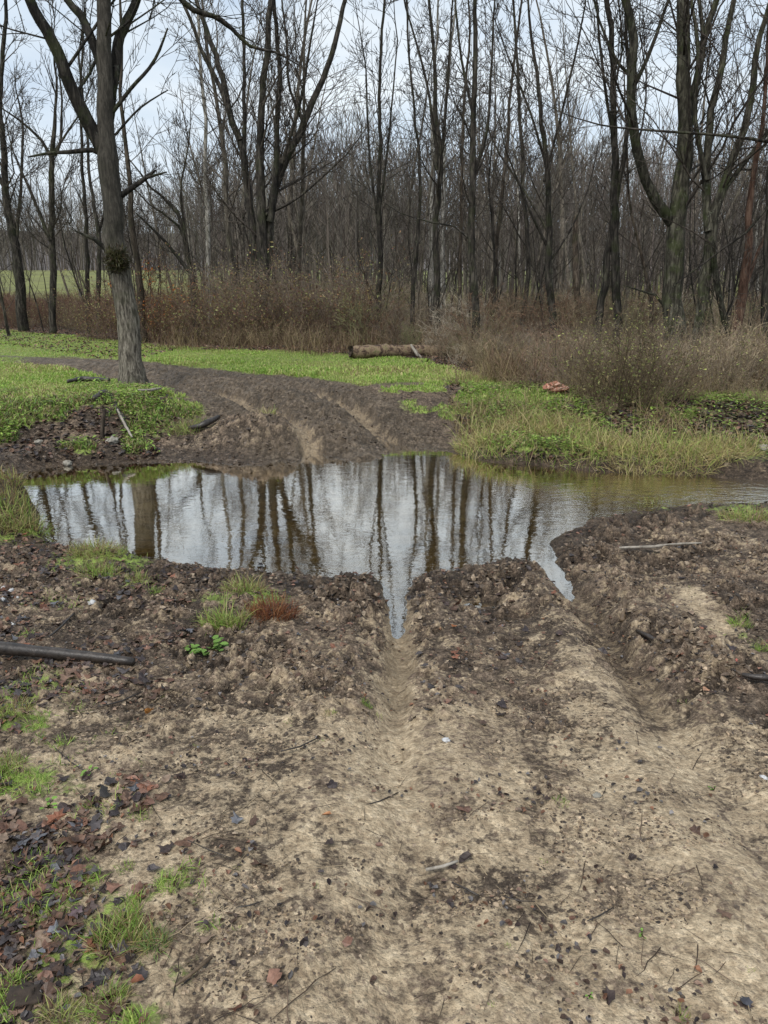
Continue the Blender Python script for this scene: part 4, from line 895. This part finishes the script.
for px, Y, s in [(px_, y_, s_ * .8) for px_, y_, s_ in [(230, 20.4, .75), (262, 20.2, .85), (290, 20.3, .9), (312, 20.2, .8), (345, 20.4, .75), (375, 20.3, .7), (400, 19.6, .8), (430, 18.8, .8), (455, 17.6, .8), (480, 16.2, .9), (505, 14.9, .85), (535, 14.3, .6), (570, 14.2, .9), (610, 14, .9),
                 (655, 13.8, .9), (700, 13.4, 1.0), (730, 12.8, 1.0), (765, 12.5, 1.1), (790, 12.3, 1.1), (745, 14.2, 1.1), (690, 15, .9), (590, 16, .9), (548, 16.5, .9), (440, 20.5, .9), (500, 18, .9)] if px_ not in (505, 590, 548, 655, 690)]:
    place(3, px, Y, s)
for px, Y, s in [(590, 10.4, .42), (655, 9.8, .4), (560, 10.9, .4), (610, 9.6, .33), (700, 10.1, .42), (740, 10.4, .45), (520, 11.4, .42), (765, 9.9, .4), (680, 11.3, .5), (640, 11.6, .5), (490, 12.6, .4), (720, 11.8, .5)]:
    place(3, px, Y, s * .85)
for px, Y, s in [(575, 11.3, .38), (668, 10.5, .4), (725, 11, .42), (545, 12, .4), (610, 12.2, .42), (760, 11.2, .42), (645, 10.9, .36)]:
    place(2, px, Y, s)
def one_shrub(i, name, lab, px, Y, H, spread, nst, col, pal, nl, dens=1.0, lsz=.03):
    r = shrub_proto(i, name, H, spread, nst, col, pal, nl, dens, lsz, lab, None); x = AT(px, 430, Y).x; r.location = (x, Y, zat(x, Y))
    if 'group' in r: del r['group']
    return r
one_shrub(10, 'bank_bush', 'broad olive-green twiggy bush on top of the right bank', 628, 10.1, 1.05, 1.7, 130, (.10, .075, .048), OLV + [(.2, .24, .07), (.36, .38, .12), (.07, .06, .035)], 3200, 1.1, .034)
one_shrub(11, 'bank_bush', 'low reddish-brown bush left of the olive bush, above the orange cluster', 535, 12.2, .75, 1.0, 60, (.2, .13, .09), TANL + REDL, 500, 1.0, .03)
one_shrub(12, 'bank_bush', 'sparse grey-brown bush right of the olive bush with straw-coloured stalks', 700, 11.4, .85, 1.3, 60, (.3, .24, .16), TANL, 400, 1.0, .028)
o = one_shrub(13, 'russet_bush', 'small bush of orange-russet leaves at the left end of the thicket', 165, 22.2, 1.75, .9, 22, (.10, .05, .03), [(.42, .15, .03), (.33, .11, .03), (.25, .12, .04)], 420, .8, .07)

# ------------------------------------------------------------------ fallen wood, stones and small things
def stick(name, label, cat, pix, mat, z=None, lift=.01, straight=False, sides=8, wig=.12, seed=0, group=None, forks=()):
    """a stick lying on the ground through picture points (px, py, width px)"""
    rng = random.Random(seed); P, Rd = [], []
    for (px, py, w) in pix:
        zz = .2
        for _ in range(4): x, y = G(px, py, zz); zz = (float(terrain(np.array([x]), np.array([y]), False)[0][0]) + .008) if z is None else z
        r = w * .5 * y / FPX; P.append(Vector((x, y, zz + r * .75 + lift))); Rd.append(r)
    base = P[0].copy()
    if z is None:   # keep it straight rather than following every clod
        n = len(P) - 1; zs = [q.z for q in P]; a = max(zs[0], 0); b_ = zs[-1]
        for i, q in enumerate(P): q.z = (a + (b_ - a) * i / n) if straight else max(q.z * .4 + (a + (b_ - a) * i / n) * .6, q.z - .01)
    P, Rd = resample([q - base for q in P], Rd, .06)
    P = [q + Vector((rng.gauss(0, 1), rng.gauss(0, 1), rng.gauss(0, .6))) * r * wig for q, r in zip(P, Rd)]
    Rd = [r * (1 + rng.gauss(0, .04 if straight else .13)) for r in Rd]
    d0 = (P[0] - P[1]).normalized(); d1 = (P[-1] - P[-2]).normalized()
    P = [P[0] + d0 * Rd[0] * .12, P[0]] + P + [P[-1] + d1 * Rd[-1] * .12]; Rd = [.0005, Rd[0] * .93] + Rd + [.0005]
    P[1] = P[0].copy() - d0 * Rd[1] * .01
    me = tube_mesh(name, [(P, Rd, sides)], M[mat]); o = obj(name, me, None, base); tag(o, label, cat, group); return o
# fallen log, with broken ends
lp0 = G(352, 357, .55); Yl = 16.6
A = AT(351, 357, Yl); B = AT(462, 357, Yl + .9); za, zb = zat(A.x, A.y), zat(B.x, B.y)
lroot = empty('fallen_log', (A.x, A.y, za), 'long mossy fallen log lying on the grass at the edge of the brush', 'log')
pts = [Vector((0, 0, .13)), Vector((.55, .2, .13)), Vector((1.3, .5, .12)), Vector((B.x - A.x, B.y - A.y, zb - za + .10))]
P, Rd = resample(pts, [.135, .145, .135, .115], .07); rg_ = random.Random(8)
P = [q + Vector((0, rg_.gauss(0, .006), rg_.gauss(0, .008))) for q in P]; Rd = [r * (1 + rg_.gauss(0, .05)) for r in Rd]
obj('bark', tube_mesh('bark', [(P, Rd, 18)], M['log'], .05, 5), lroot)
def endcap(name, c, d, r, parent, mat, dep=.05):
    d = d.normalized(); u = d.orthogonal().normalized(); w = d.cross(u); V = []; n = 16; rr = random.Random(3)
    for q in (1.0, .7, .4, .08):
        for k in range(n):
            a = k * 2 * math.pi / n; V.append(tuple(c + (u * math.cos(a) + w * math.sin(a)) * r * q * .98 - d * (dep * (1 - q) + rr.uniform(0, .035) * (q < 1)) + d * (rr.uniform(-.01, .05) if q == 1 else 0)))
    F = [[i * n + k, i * n + (k + 1) % n, (i + 1) * n + (k + 1) % n, (i + 1) * n + k] for i in range(3) for k in range(n)]
    return obj(name, mesh_np(name, V, F, M[mat]), parent)
endcap('broken_end', P[0], P[0] - P[2], Rd[0], lroot, 'cutwood', .10); endcap('broken_end', P[-1], P[-1] - P[-3], Rd[-1], lroot, 'cutwood')
st_ = [AT(411, 345, 16.9), AT(417, 354, 16.7), AT(424, 361, 16.5), AT(430, 365, 16.35)]
P, Rd = resample(st_, [.025, .035, .045, .04], .1); Pb = P[0].copy(); P = [q - Pb for q in P]; P.append(P[-1] + Vector((.01, 0, -.02))); Rd.append(.004)
tag(obj('broken_branch', tube_mesh('broken_branch', [(P, Rd, 8), ([P[3], P[3] + Vector((-.06, -.02, .1)), P[3] + Vector((-.1, -.02, .2))], [.02, .014, .004], 5)], M['greywood']), None, Pb), 'short pale broken branch leaning over the fallen log', 'branch')

stick('fallen_pole', 'straight wet black pole lying in the mud at the left', 'branch', [(-70, 646, 15), (0, 654, 14), (60, 660, 13), (110, 665, 11), (134, 667, 9)], 'blackwood', lift=.012, sides=14, wig=.02, seed=1, straight=True)
stick('stick', 'long pale bent stick lying on the dark mud right of the water', 'stick', [(618, 550, 2.6), (640, 549, 3), (655, 549, 3.6), (670, 547, 3), (702, 545, 2.2)], 'greywood', wig=.3, seed=2)
stick('stick', 'thick short mud-brown stick pointing down the slope below the pale bent stick', 'stick', [(625, 598, 5), (622, 612, 7), (621, 628, 6)], 'brownwood', lift=-.012, wig=.35, seed=3)
stick('stick', 'short black stick on the mud between the two ruts edge and right ridge', 'stick', [(637, 632, 4), (648, 637, 6), (661, 643, 4)], 'blackwood', lift=-.006, wig=.35, seed=4)
stick('stick', 'dark stick cut off by the right edge of the photo', 'stick', [(742, 678, 5), (756, 681, 7), (775, 683, 8)], 'blackwood', seed=5)
stick('stick', 'brown stick on the sandy ground at the lower left, beside the grass tufts', 'stick', [(176, 987, 3), (192, 976, 5), (212, 959, 4)], 'brownwood', lift=.004, seed=6)
stick('stick', 'short tan stick on the sand near the bottom centre', 'stick', [(426, 872, 4), (442, 868, 4), (458, 863, 3)], 'greywood', lift=.004, seed=7)
stick('stick', 'thin dark twig below the short tan stick', 'stick', [(452, 884, 2), (465, 890, 3), (478, 897, 2.4)], 'blackwood', lift=.003, seed=8)
stick('stick', 'dark thin stick slanting up from the leaves behind the black pole', 'stick', [(51, 638, 2.5), (62, 628, 3), (76, 614, 2.4)], 'blackwood', lift=.01, seed=9)
stick('stick', 'dark piece of driftwood lying across the muddy mound by the far shore', 'stick', [(190, 433, 4), (200, 430, 5), (212, 425, 6), (219, 421, 5)], 'blackwood', lift=.03, seed=10)
stick('stick', 'dark long stick at the water line left of the mound', 'stick', [(100, 455, 5), (114, 449, 6), (128, 440, 5)], 'blackwood', lift=.03, seed=11)
stick('stick', 'pale thin twig on the grass right below the big grey tree', 'stick', [(139, 397, 2), (150, 396, 2.6), (161, 396, 2)], 'greywood', lift=.08, seed=12)
stick('stick', 'small pale stick on the weedy left bank', 'stick', [(117, 404, 2), (123, 408, 2.6), (130, 413, 2)], 'greywood', lift=.08, seed=13)
stick('stick', 'dark rotten stick lying in the grass left of the big grey tree', 'stick', [(68, 386, 3), (84, 384, 5), (110, 385, 4)], 'blackwood', lift=.05, seed=14)
s0 = G(100, 423, .35); zz = zat(*s0)
tag(obj('broken_stub', tube_mesh('broken_stub', [([Vector((0, 0, -.05)), Vector((.02, .02, .15)), Vector((.055, .05, .33)), Vector((.06, .05, .35))], [.03, .026, .018, .003], 8)], M['bark_brown']), None, (s0[0], s0[1], zz)), 'upright dark broken stub on the left bank below the big grey tree', 'stub')
for i, (px, py, d) in enumerate([(455, 742, 0), (600, 915, 1), (70, 760, 2), (300, 745, 3), (120, 700, 4), (520, 900, 5), (210, 850, 6), (250, 905, 7), (380, 800, 8)]):
    a = random.Random(i).uniform(-.9, .9); l = random.Random(i + 50).uniform(14, 26)
    stick('fine_twig', 'fine dark twig pressed flat into the sandy mud', 'twig', [(px - l * math.cos(a), py - l * math.sin(a) * .7, 1.2), (px, py + 2, 2), (px + l * math.cos(a), py + l * math.sin(a) * .7, 1.2)], 'blackwood', lift=.002, sides=5, wig=.5, seed=20 + i, group='fine dark twigs on the sand')

def rock(name, label, cat, px, py, w, mat='stone', seed=0, sq=(1, .8, .6), group=None, sink=.35):
    zz = .1
    for _ in range(4): x, y = G(px, py, zz); zz = max(zat(x, y), -.02)
    r = w * .5 * y / FPX; o = lump(name, None, M[mat], r, (x, y, zz + r * sq[2] * sink), seed, sq); o.rotation_euler = (0, 0, seed * 1.3); tag(o, label, cat, group); return o
rock('rock', 'grey rock at the water line under the left bank, right of the other two', 'rock', 114, 457, 14, seed=1)
rock('rock', 'pale flat rock sitting in the shallow water nearest the camera of the left bank stones', 'rock', 68, 467, 10, 'stone', seed=2)
rock('rock', 'smallest of the stones under the left bank, farthest left', 'rock', 41, 458, 9, seed=3)
rock('rock', 'brown round rock at the water line of the right bank by the photo edge', 'rock', 761, 470, 14, seed=4)
rock('mud_clod', 'black burnt-looking lump at the bottom left corner', 'lump', 26, 1000, 44, 'cutwood', 5, (1.1, .9, .5))
rock('mud_clod', 'round dark clod sitting in the water at the tip of the left mud spit', 'clod', 349, 578, 13, 'cutwood', 6)
rock('stone', 'small pale-grey pebble at the middle of the mud between the ruts', 'pebble', 446, 741, 9, 'palestone', 7)
rock('stone', 'blue-grey pebble right of the middle, by the small grass sprout', 'pebble', 597, 796, 11, 'stone', 8, (1, .8, .3))
rock('stone', 'whitish chip of stone at the right photo edge', 'pebble', 764, 778, 10, 'palestone', 9, (1, .5, .4))
for i, (px, py, w) in enumerate([(4, 588, 7), (12, 594, 6), (2, 601, 7), (9, 606, 5), (18, 600, 4)]):
    rock('white_pebble', 'small white pebble in the cluster at the left photo edge', 'pebble', px, py, w, 'palestone', 12 + i, group='white pebbles at the left edge')
rock('white_pebble', 'white-and-blue pebble among leaves behind the middle of the black pole', 'pebble', 92, 604, 9, 'palestone', 20)
rock('white_pebble', 'small pinkish-white pebble between the pole and the white pebble cluster', 'pebble', 14, 624, 7, 'palestone', 21)

# orange bracket-like cluster on the right bank
Yo = 10.9; o0 = AT(555, 397, Yo); zo = zat(o0.x, Yo)
fr_ = empty('orange_fungus', (o0.x, Yo, zo), 'orange-pink lobed cluster on a dark stump on the right bank', 'fungus')
hgt = max(o0.z - zo, .08)
lump('stump', fr_, M['cutwood'], .10, (0, .02, hgt * .35), 31, (1.1, .8, .9))
for i, (dx, dz, r) in enumerate([(-.09, .03, .085), (.0, .0, .09), (.09, .01, .08), (-.03, .07, .075), (.06, .05, .05)]):
    lump('cap', fr_, M['orange'], r, (dx, -.05 - .02 * (i % 2), hgt + dz - .02), 40 + i, (1.15, .7, .55))
rock('mud_clod', 'dark flat clod right of the orange cluster', 'clod', 569, 405, 16, 'cutwood', 33, (1.4, .8, .5))

# single fallen leaves one can point at
def leaf_obj(label, px, py, w, col, seed, lob=False, tilt=.25, up=.012, group=None):
    zz = .2
    for _ in range(4): x, y = G(px, py, zz); zz = zat(x, y)
    T, F = (lobed_T() if lob else leaf_T(.55)); s = w * y / FPX / 1.05; r = random.Random(seed)
    # finer surface: a midrib ridge and a stalk
    V = T * s; V[:, 2] += np.array([r.uniform(-.05, .05) for _ in T]) * s
    me = mesh_np('fallen_leaf', V, F, M['leaf'], np.repeat([col], len(V), 0), smooth=True)
    o = obj('fallen_leaf', me, None, (x, y, zz + up)); o.rotation_euler = (tilt * r.uniform(-1, 1), tilt, r.uniform(0, 6.28) if seed else 1.0); return tag(o, label, 'leaf', group)
leaf_obj('bright tan-orange upright leaf below the black pole', 150, 716, 15, (.55, .25, .07), 1, False, .7, .02)
leaf_obj('small orange leaf on the mud between the ruts near the water', 454, 631, 11, (.33, .12, .04), 2)
leaf_obj('orange-brown curled leaf on the sand left of the left rut', 327, 818, 13, (.36, .17, .08), 3)
leaf_obj('pinkish-red small leaf on the right ridge', 735, 658, 9, (.45, .13, .10), 4)
leaf_obj('pale pinkish-tan leaf at the foot of the right ridge', 705, 693, 12, (.42, .24, .15), 5)
leaf_obj('slate-grey leaf at the lower left among the brown leaves', 45, 953, 20, (.20, .21, .23), 6, True)
leaf_obj('purple-brown glossy leaf left of the largest grass tuft', 76, 916, 20, (.09, .06, .065), 7, True)
leaf_obj('curled rust-brown leaf below the largest grass tuft', 138, 985, 20, (.16, .06, .03), 8)
leaf_obj('tan brown leaf at the left edge above the slate-grey leaf', 30, 928, 20, (.17, .10, .065), 9, True)
leaf_obj('dark grey-purple leaf near the left edge below the clover', 18, 852, 20, (.11, .10, .115), 10, True)
leaf_obj('dark brown leaf lying near the tip of the black pole', 125, 680, 12, (.07, .035, .03), 11, True)
leaf_obj('blue-black wet leaf on the right of the sandy ground', 745, 1005, 22, (.05, .05, .06), 12, True)
leaf_obj('reddish-brown folded leaf at the bottom centre edge', 449, 1003, 13, (.2, .1, .07), 13, False, .9)
leaf_obj('dark wet leaf on the sand at the middle left', 330, 846, 18, (.05, .035, .03), 14, True)
leaf_obj('blackish leaf pair mark on the sandy ground left of centre', 105, 796, 20, (.025, .022, .02), 15, True)

# grass tufts near the camera
def tuft(name, label, px, py, w, nb, hpx, pal, seed, lean=.8, group=None, cat='grass tuft', broad=0):
    zz = .15
    for _ in range(4): x, y = G(px, py, zz); zz = zat(x, y)
    s = y / FPX; rad = w * .5 * s; h = hpx * s * 1.15; r2 = np.random.RandomState(seed); T, F = blade_T()
    a = r2.rand(nb) * 6.28; rr = rad * np.sqrt(r2.rand(nb)); X = rr * np.cos(a); Yy = rr * np.sin(a) * .8
    z = terrain(x + X, y + Yy)[0] - zz; hh = h * (.35 + .65 * r2.rand(nb)) * (1.1 - .5 * rr / max(rad, 1e-4))
    pal = np.array(pal); tint = pal[r2.randint(len(pal), size=nb)] * (.7 + .6 * r2.rand(nb, 1))
    wid = np.clip(hh * .35, .012, .05) + .008
    V, FF, Tt = scatter(T, F, np.stack([X, Yy, z - .003], 1), rotm(r2.rand(nb) * 6.28, r2.rand(nb) * lean, np.where(r2.rand(nb) < .6, a, r2.rand(nb) * 6.28)), np.stack([wid, hh, hh], 1), tint)
    return tag(obj(name, mesh_np(name, V, FF, M['blade'], Tt), None, (x, y, zz)), label, cat, group)
YG = [(a * .95, b * .93, c_) for a, b, c_ in GREEN] + [(.24, .25, .07), (.3, .22, .11), (.22, .15, .08)]
DRY = [(.30, .22, .10), (.22, .12, .05), (.34, .27, .12), (.16, .09, .04)]
tuft('grass_tuft', 'tall mossy grass mound at the left edge beside the water', 18, 528, 62, 900, 28, YG[2:] + DRY[:1], 1, 1.2)
tuft('grass_tuft', 'yellowish grass crest on top of the mound at the left edge', 14, 500, 40, 350, 18, DRY + YG[3:], 2, 1.2)
tuft('grass_tuft', 'round yellow-green grass clump at the near shore in front of the big trunk reflection', 98, 552, 58, 800, 18, YG[3:] + DRY[:1], 3, 1.2)
tuft('grass_tuft', 'bright green tuft just below the yellow-green clump on the near shore', 98, 574, 46, 450, 18, YG, 4, 1.1)
tuft('grass_tuft', 'light green tuft right of the near-shore clump', 137, 578, 26, 200, 14, YG[3:], 5, 1.1)
tuft('grass_tuft', 'small green tuft below the light green one', 157, 594, 20, 120, 10, YG[:4], 6, 1.1)
tuft('grass_tuft', 'long-bladed green tuft on the mud left of the left rut', 224, 625, 46, 420, 34, YG, 7, .9)
tuft('grass_tuft', 'pale yellow-green grass on top of the long-bladed tuft', 245, 590, 46, 330, 24, YG[3:], 8, 1.2)
tuft('dry_tuft', 'rust-brown dead weed clump right of the long-bladed green tuft', 272, 616, 50, 450, 30, [(.20, .07, .03), (.14, .055, .03), (.26, .12, .05)], 9, 1.1, cat='dead weed')
tuft('grass_tuft', 'small neat green tuft between the left rut and the curved sand', 367, 706, 14, 60, 12, YG[:3], 10, .7)
tuft('grass_tuft', 'small pale green tuft left of the neat green tuft', 330, 715, 14, 45, 10, YG[3:], 11, .9)
tuft('grass_tuft', 'small bright sprout on the sand between the ruts', 560, 802, 20, 60, 10, YG[:4], 12, 1.2)
tuft('grass_tuft', 'sprout cut off by the bottom edge right of centre', 682, 1018, 22, 60, 22, YG, 13, 1.2)
tuft('grass_tuft', 'largest yellow-green grass tuft at the lower left', 118, 940, 66, 330, 46, YG[2:], 14, 1.15)
tuft('grass_tuft', 'bluish-green grass right beside the largest tuft', 155, 945, 34, 150, 36, [(.16, .25, .07), (.2, .3, .09), (.3, .25, .1)], 15, 1.1)
tuft('grass_tuft', 'green tuft below the largest tuft near the bottom left', 108, 1003, 56, 240, 34, YG, 16, 1.2)
tuft('grass_tuft', 'tuft at the bottom left corner next to the black lump', 60, 1015, 46, 200, 36, YG[2:], 17, 1.2)
tuft('grass_tuft', 'grass patch among dark leaves at the left edge, below the pole', 8, 765, 40, 260, 22, YG[1:], 18, 1.2)
tuft('grass_tuft', 'pale sparse grass patch at the left edge just under the pole', 14, 712, 44, 220, 20, YG[3:] + STRAW[:1], 19, 1.3)
tuft('grass_tuft', 'thin green tuft on the bare ground above the largest tuft', 140, 815, 28, 90, 12, YG[:4], 20, 1.2)
tuft('grass_tuft', 'sparse tuft right of the largest tuft on the sand', 168, 885, 34, 110, 22, YG[:4], 21, 1.3)
tuft('grass_tuft', 'tiny tuft above the stick of the lower left', 125, 868, 22, 70, 12, YG[:4], 22, 1.3)
tuft('grass_tuft', 'green tuft on the slope of the right ridge', 740, 625, 24, 160, 16, YG[:4], 23, 1.2)
tuft('grass_tuft', 'green tuft on the right ridge by the photo edge', 762, 650, 20, 120, 14, YG[:4], 24, 1.2)
tuft('grass_tuft', 'yellow-green grass at the top of the near shore on the right edge', 752, 518, 66, 600, 20, YG[2:] + DRY[:1], 25, 1.3)
tuft('grass_tuft', 'small grass tuft at the near shore beside the riffle', 652, 505, 46, 260, 14, YG[2:], 26, 1.2)
tuft('grass_tuft', 'green clump growing on the muddy mound by the far shore', 190, 449, 44, 500, 16, YG[2:], 27, 1.2)
tuft('grass_tuft', 'faint grass clump right of the mound on the far shore', 270, 455, 22, 120, 12, YG[3:] + DRY[:1], 28, 1.2)
tuft('dry_tuft', 'few dry stalks standing in the water left of the forked reflection', 183, 553, 16, 26, 16, DRY, 29, .9, cat='dry stalks')
for i, (px, py, Y0) in enumerate([(487, 442, 0), (530, 455, 0), (562, 460, 0), (640, 455, 0), (600, 448, 0), (690, 455, 0), (728, 440, 0)]):
    tuft('straw_tuft', 'hanging straw-yellow grass tuft on the lip of the right bank', px, py, 64, 700, 26, YST + STRAW + GREEN[3:4], 60 + i, 1.5, 'straw-yellow tufts along the right bank', 'grass tuft')
for i in range(26):
    r3 = random.Random(i * 7 + 1); px = r3.choice([r3.uniform(10, 330), r3.uniform(180, 760)]); py = r3.uniform(690, 1010)
    tuft('grass_sprout', 'tiny green sprout on the bare track', px, py, 10, 14, 8, YG[:4], 200 + i, 1.3, 'tiny green sprouts on the bare track', 'sprout')
# broad-leaved seedlings
def herb(label, px, py, w, n, col, seed):
    zz = .15
    for _ in range(4): x, y = G(px, py, zz); zz = zat(x, y)
    s = w * y / FPX; r = random.Random(seed); root = empty('seedling', (x, y, zz), label, 'plant'); st = []; T, F = leaf_T(.25)
    for i in range(n):
        a = r.uniform(0, 6.28); d = s * .5 * r.random() ** .5; hz = s * r.uniform(.12, .35); e = Vector((d * math.cos(a), d * math.sin(a), hz))
        st.append(([Vector((0, 0, 0)), e * .5 + Vector((0, 0, hz * .25)), e], [.0016, .0014, .001], 4))
        o = obj('leaf', mesh_np('leaf', T * s * (.55 if n > 20 else 1) * r.uniform(.24, .4), F, M['blade'], np.repeat([np.array(col) * r.uniform(.75, 1.3)], len(T), 0), True), root, e); o.rotation_euler = (r.uniform(-.3, .3), r.uniform(-.3, .3), a)
    obj('stem', tube_mesh('stem', st, M['moss']), root)
herb('broad-leaved green plant below the long-bladed tuft', 207, 655, 44, 34, (.16, .28, .06), 1)
herb('bright broad-leaved seedling at the left edge among dead leaves', 48, 808, 22, 6, (.2, .36, .07), 2)
herb('two-leaved bright seedling above the clover at the left', 88, 774, 20, 5, (.2, .35, .07), 3)
herb('small yellow-green seedling on the sand at the lower right of centre', 642, 936, 13, 5, (.2, .34, .07), 4)
herb('small round-leaved seedling near the upper end of the sandy track', 714, 790, 11, 4, (.17, .3, .06), 5)
herb('small seedling at the bottom just right of centre', 590, 996, 12, 5, (.17, .3, .06), 6)

# ------------------------------------------------------------------ camera, sky, sun
cam = bpy.data.cameras.new('camera'); co = bpy.data.objects.new('camera', cam); C.objects.link(co); sc.camera = co
co.location = (0, 0, CAMZ); co.rotation_euler = (math.pi / 2 - PITCH, 0, 0)
cam.sensor_fit = 'VERTICAL'; cam.sensor_height = 24; cam.lens = 24 * FPX / 1024; cam.clip_start = .05; cam.clip_end = 2000

w = bpy.data.worlds.new('World'); sc.world = w; w.use_nodes = True; nt = w.node_tree
for n in list(nt.nodes): nt.nodes.remove(n)
SUN_EL, SUN_AZ = R_(55), R_(205)
sky = N(nt, 'ShaderNodeTexSky'); sky.sky_type = 'NISHITA'; sky.sun_disc = False; sky.sun_elevation = SUN_EL; sky.sun_rotation = SUN_AZ
tc = N(nt, 'ShaderNodeTexCoord').outputs['Generated']; mp = N(nt, 'ShaderNodeMapping'); mp.inputs['Scale'].default_value = (1, 1, 3.2); L(nt, tc, mp.inputs[0])
cn = noise(nt, mp.outputs[0], 2.4, 5, .55, .3)
cl_ = ramp(nt, cn, [(.36, (6.6, 7.9, 9.5)), (.5, (8.0, 9.1, 10.2)), (.64, (9.8, 10.5, 11.0))])
col = mixc(nt, .88, sky.outputs[0], cl_)
bg = N(nt, 'ShaderNodeBackground'); L(nt, col, bg.inputs[0]); bg.inputs[1].default_value = .1
ow = N(nt, 'ShaderNodeOutputWorld'); L(nt, bg.outputs[0], ow.inputs[0])
sl = bpy.data.lights.new('sun', 'SUN'); sl.energy = 3.3; sl.angle = R_(30); sl.color = (1, .965, .91)
so = bpy.data.objects.new('sun', sl); C.objects.link(so)
sd = Vector((math.sin(SUN_AZ) * math.cos(SUN_EL), math.cos(SUN_AZ) * math.cos(SUN_EL), math.sin(SUN_EL)))
so.rotation_euler = sd.to_track_quat('Z', 'Y').to_euler(); so.location = (0, 0, 30)
sc.view_settings.view_transform = 'Standard'; sc.view_settings.look = 'None'; sc.view_settings.exposure = 0; sc.view_settings.gamma = 1
sc.cycles.max_bounces = 6; sc.cycles.diffuse_bounces = 2; sc.cycles.glossy_bounces = 3; sc.cycles.transparent_max_bounces = 8
sc.cycles.use_denoising = True; sc.cycles.caustics_reflective = False; sc.cycles.caustics_refractive = False
print('objects', len(bpy.data.objects), 'verts', sum(len(m.vertices) for m in bpy.data.meshes))
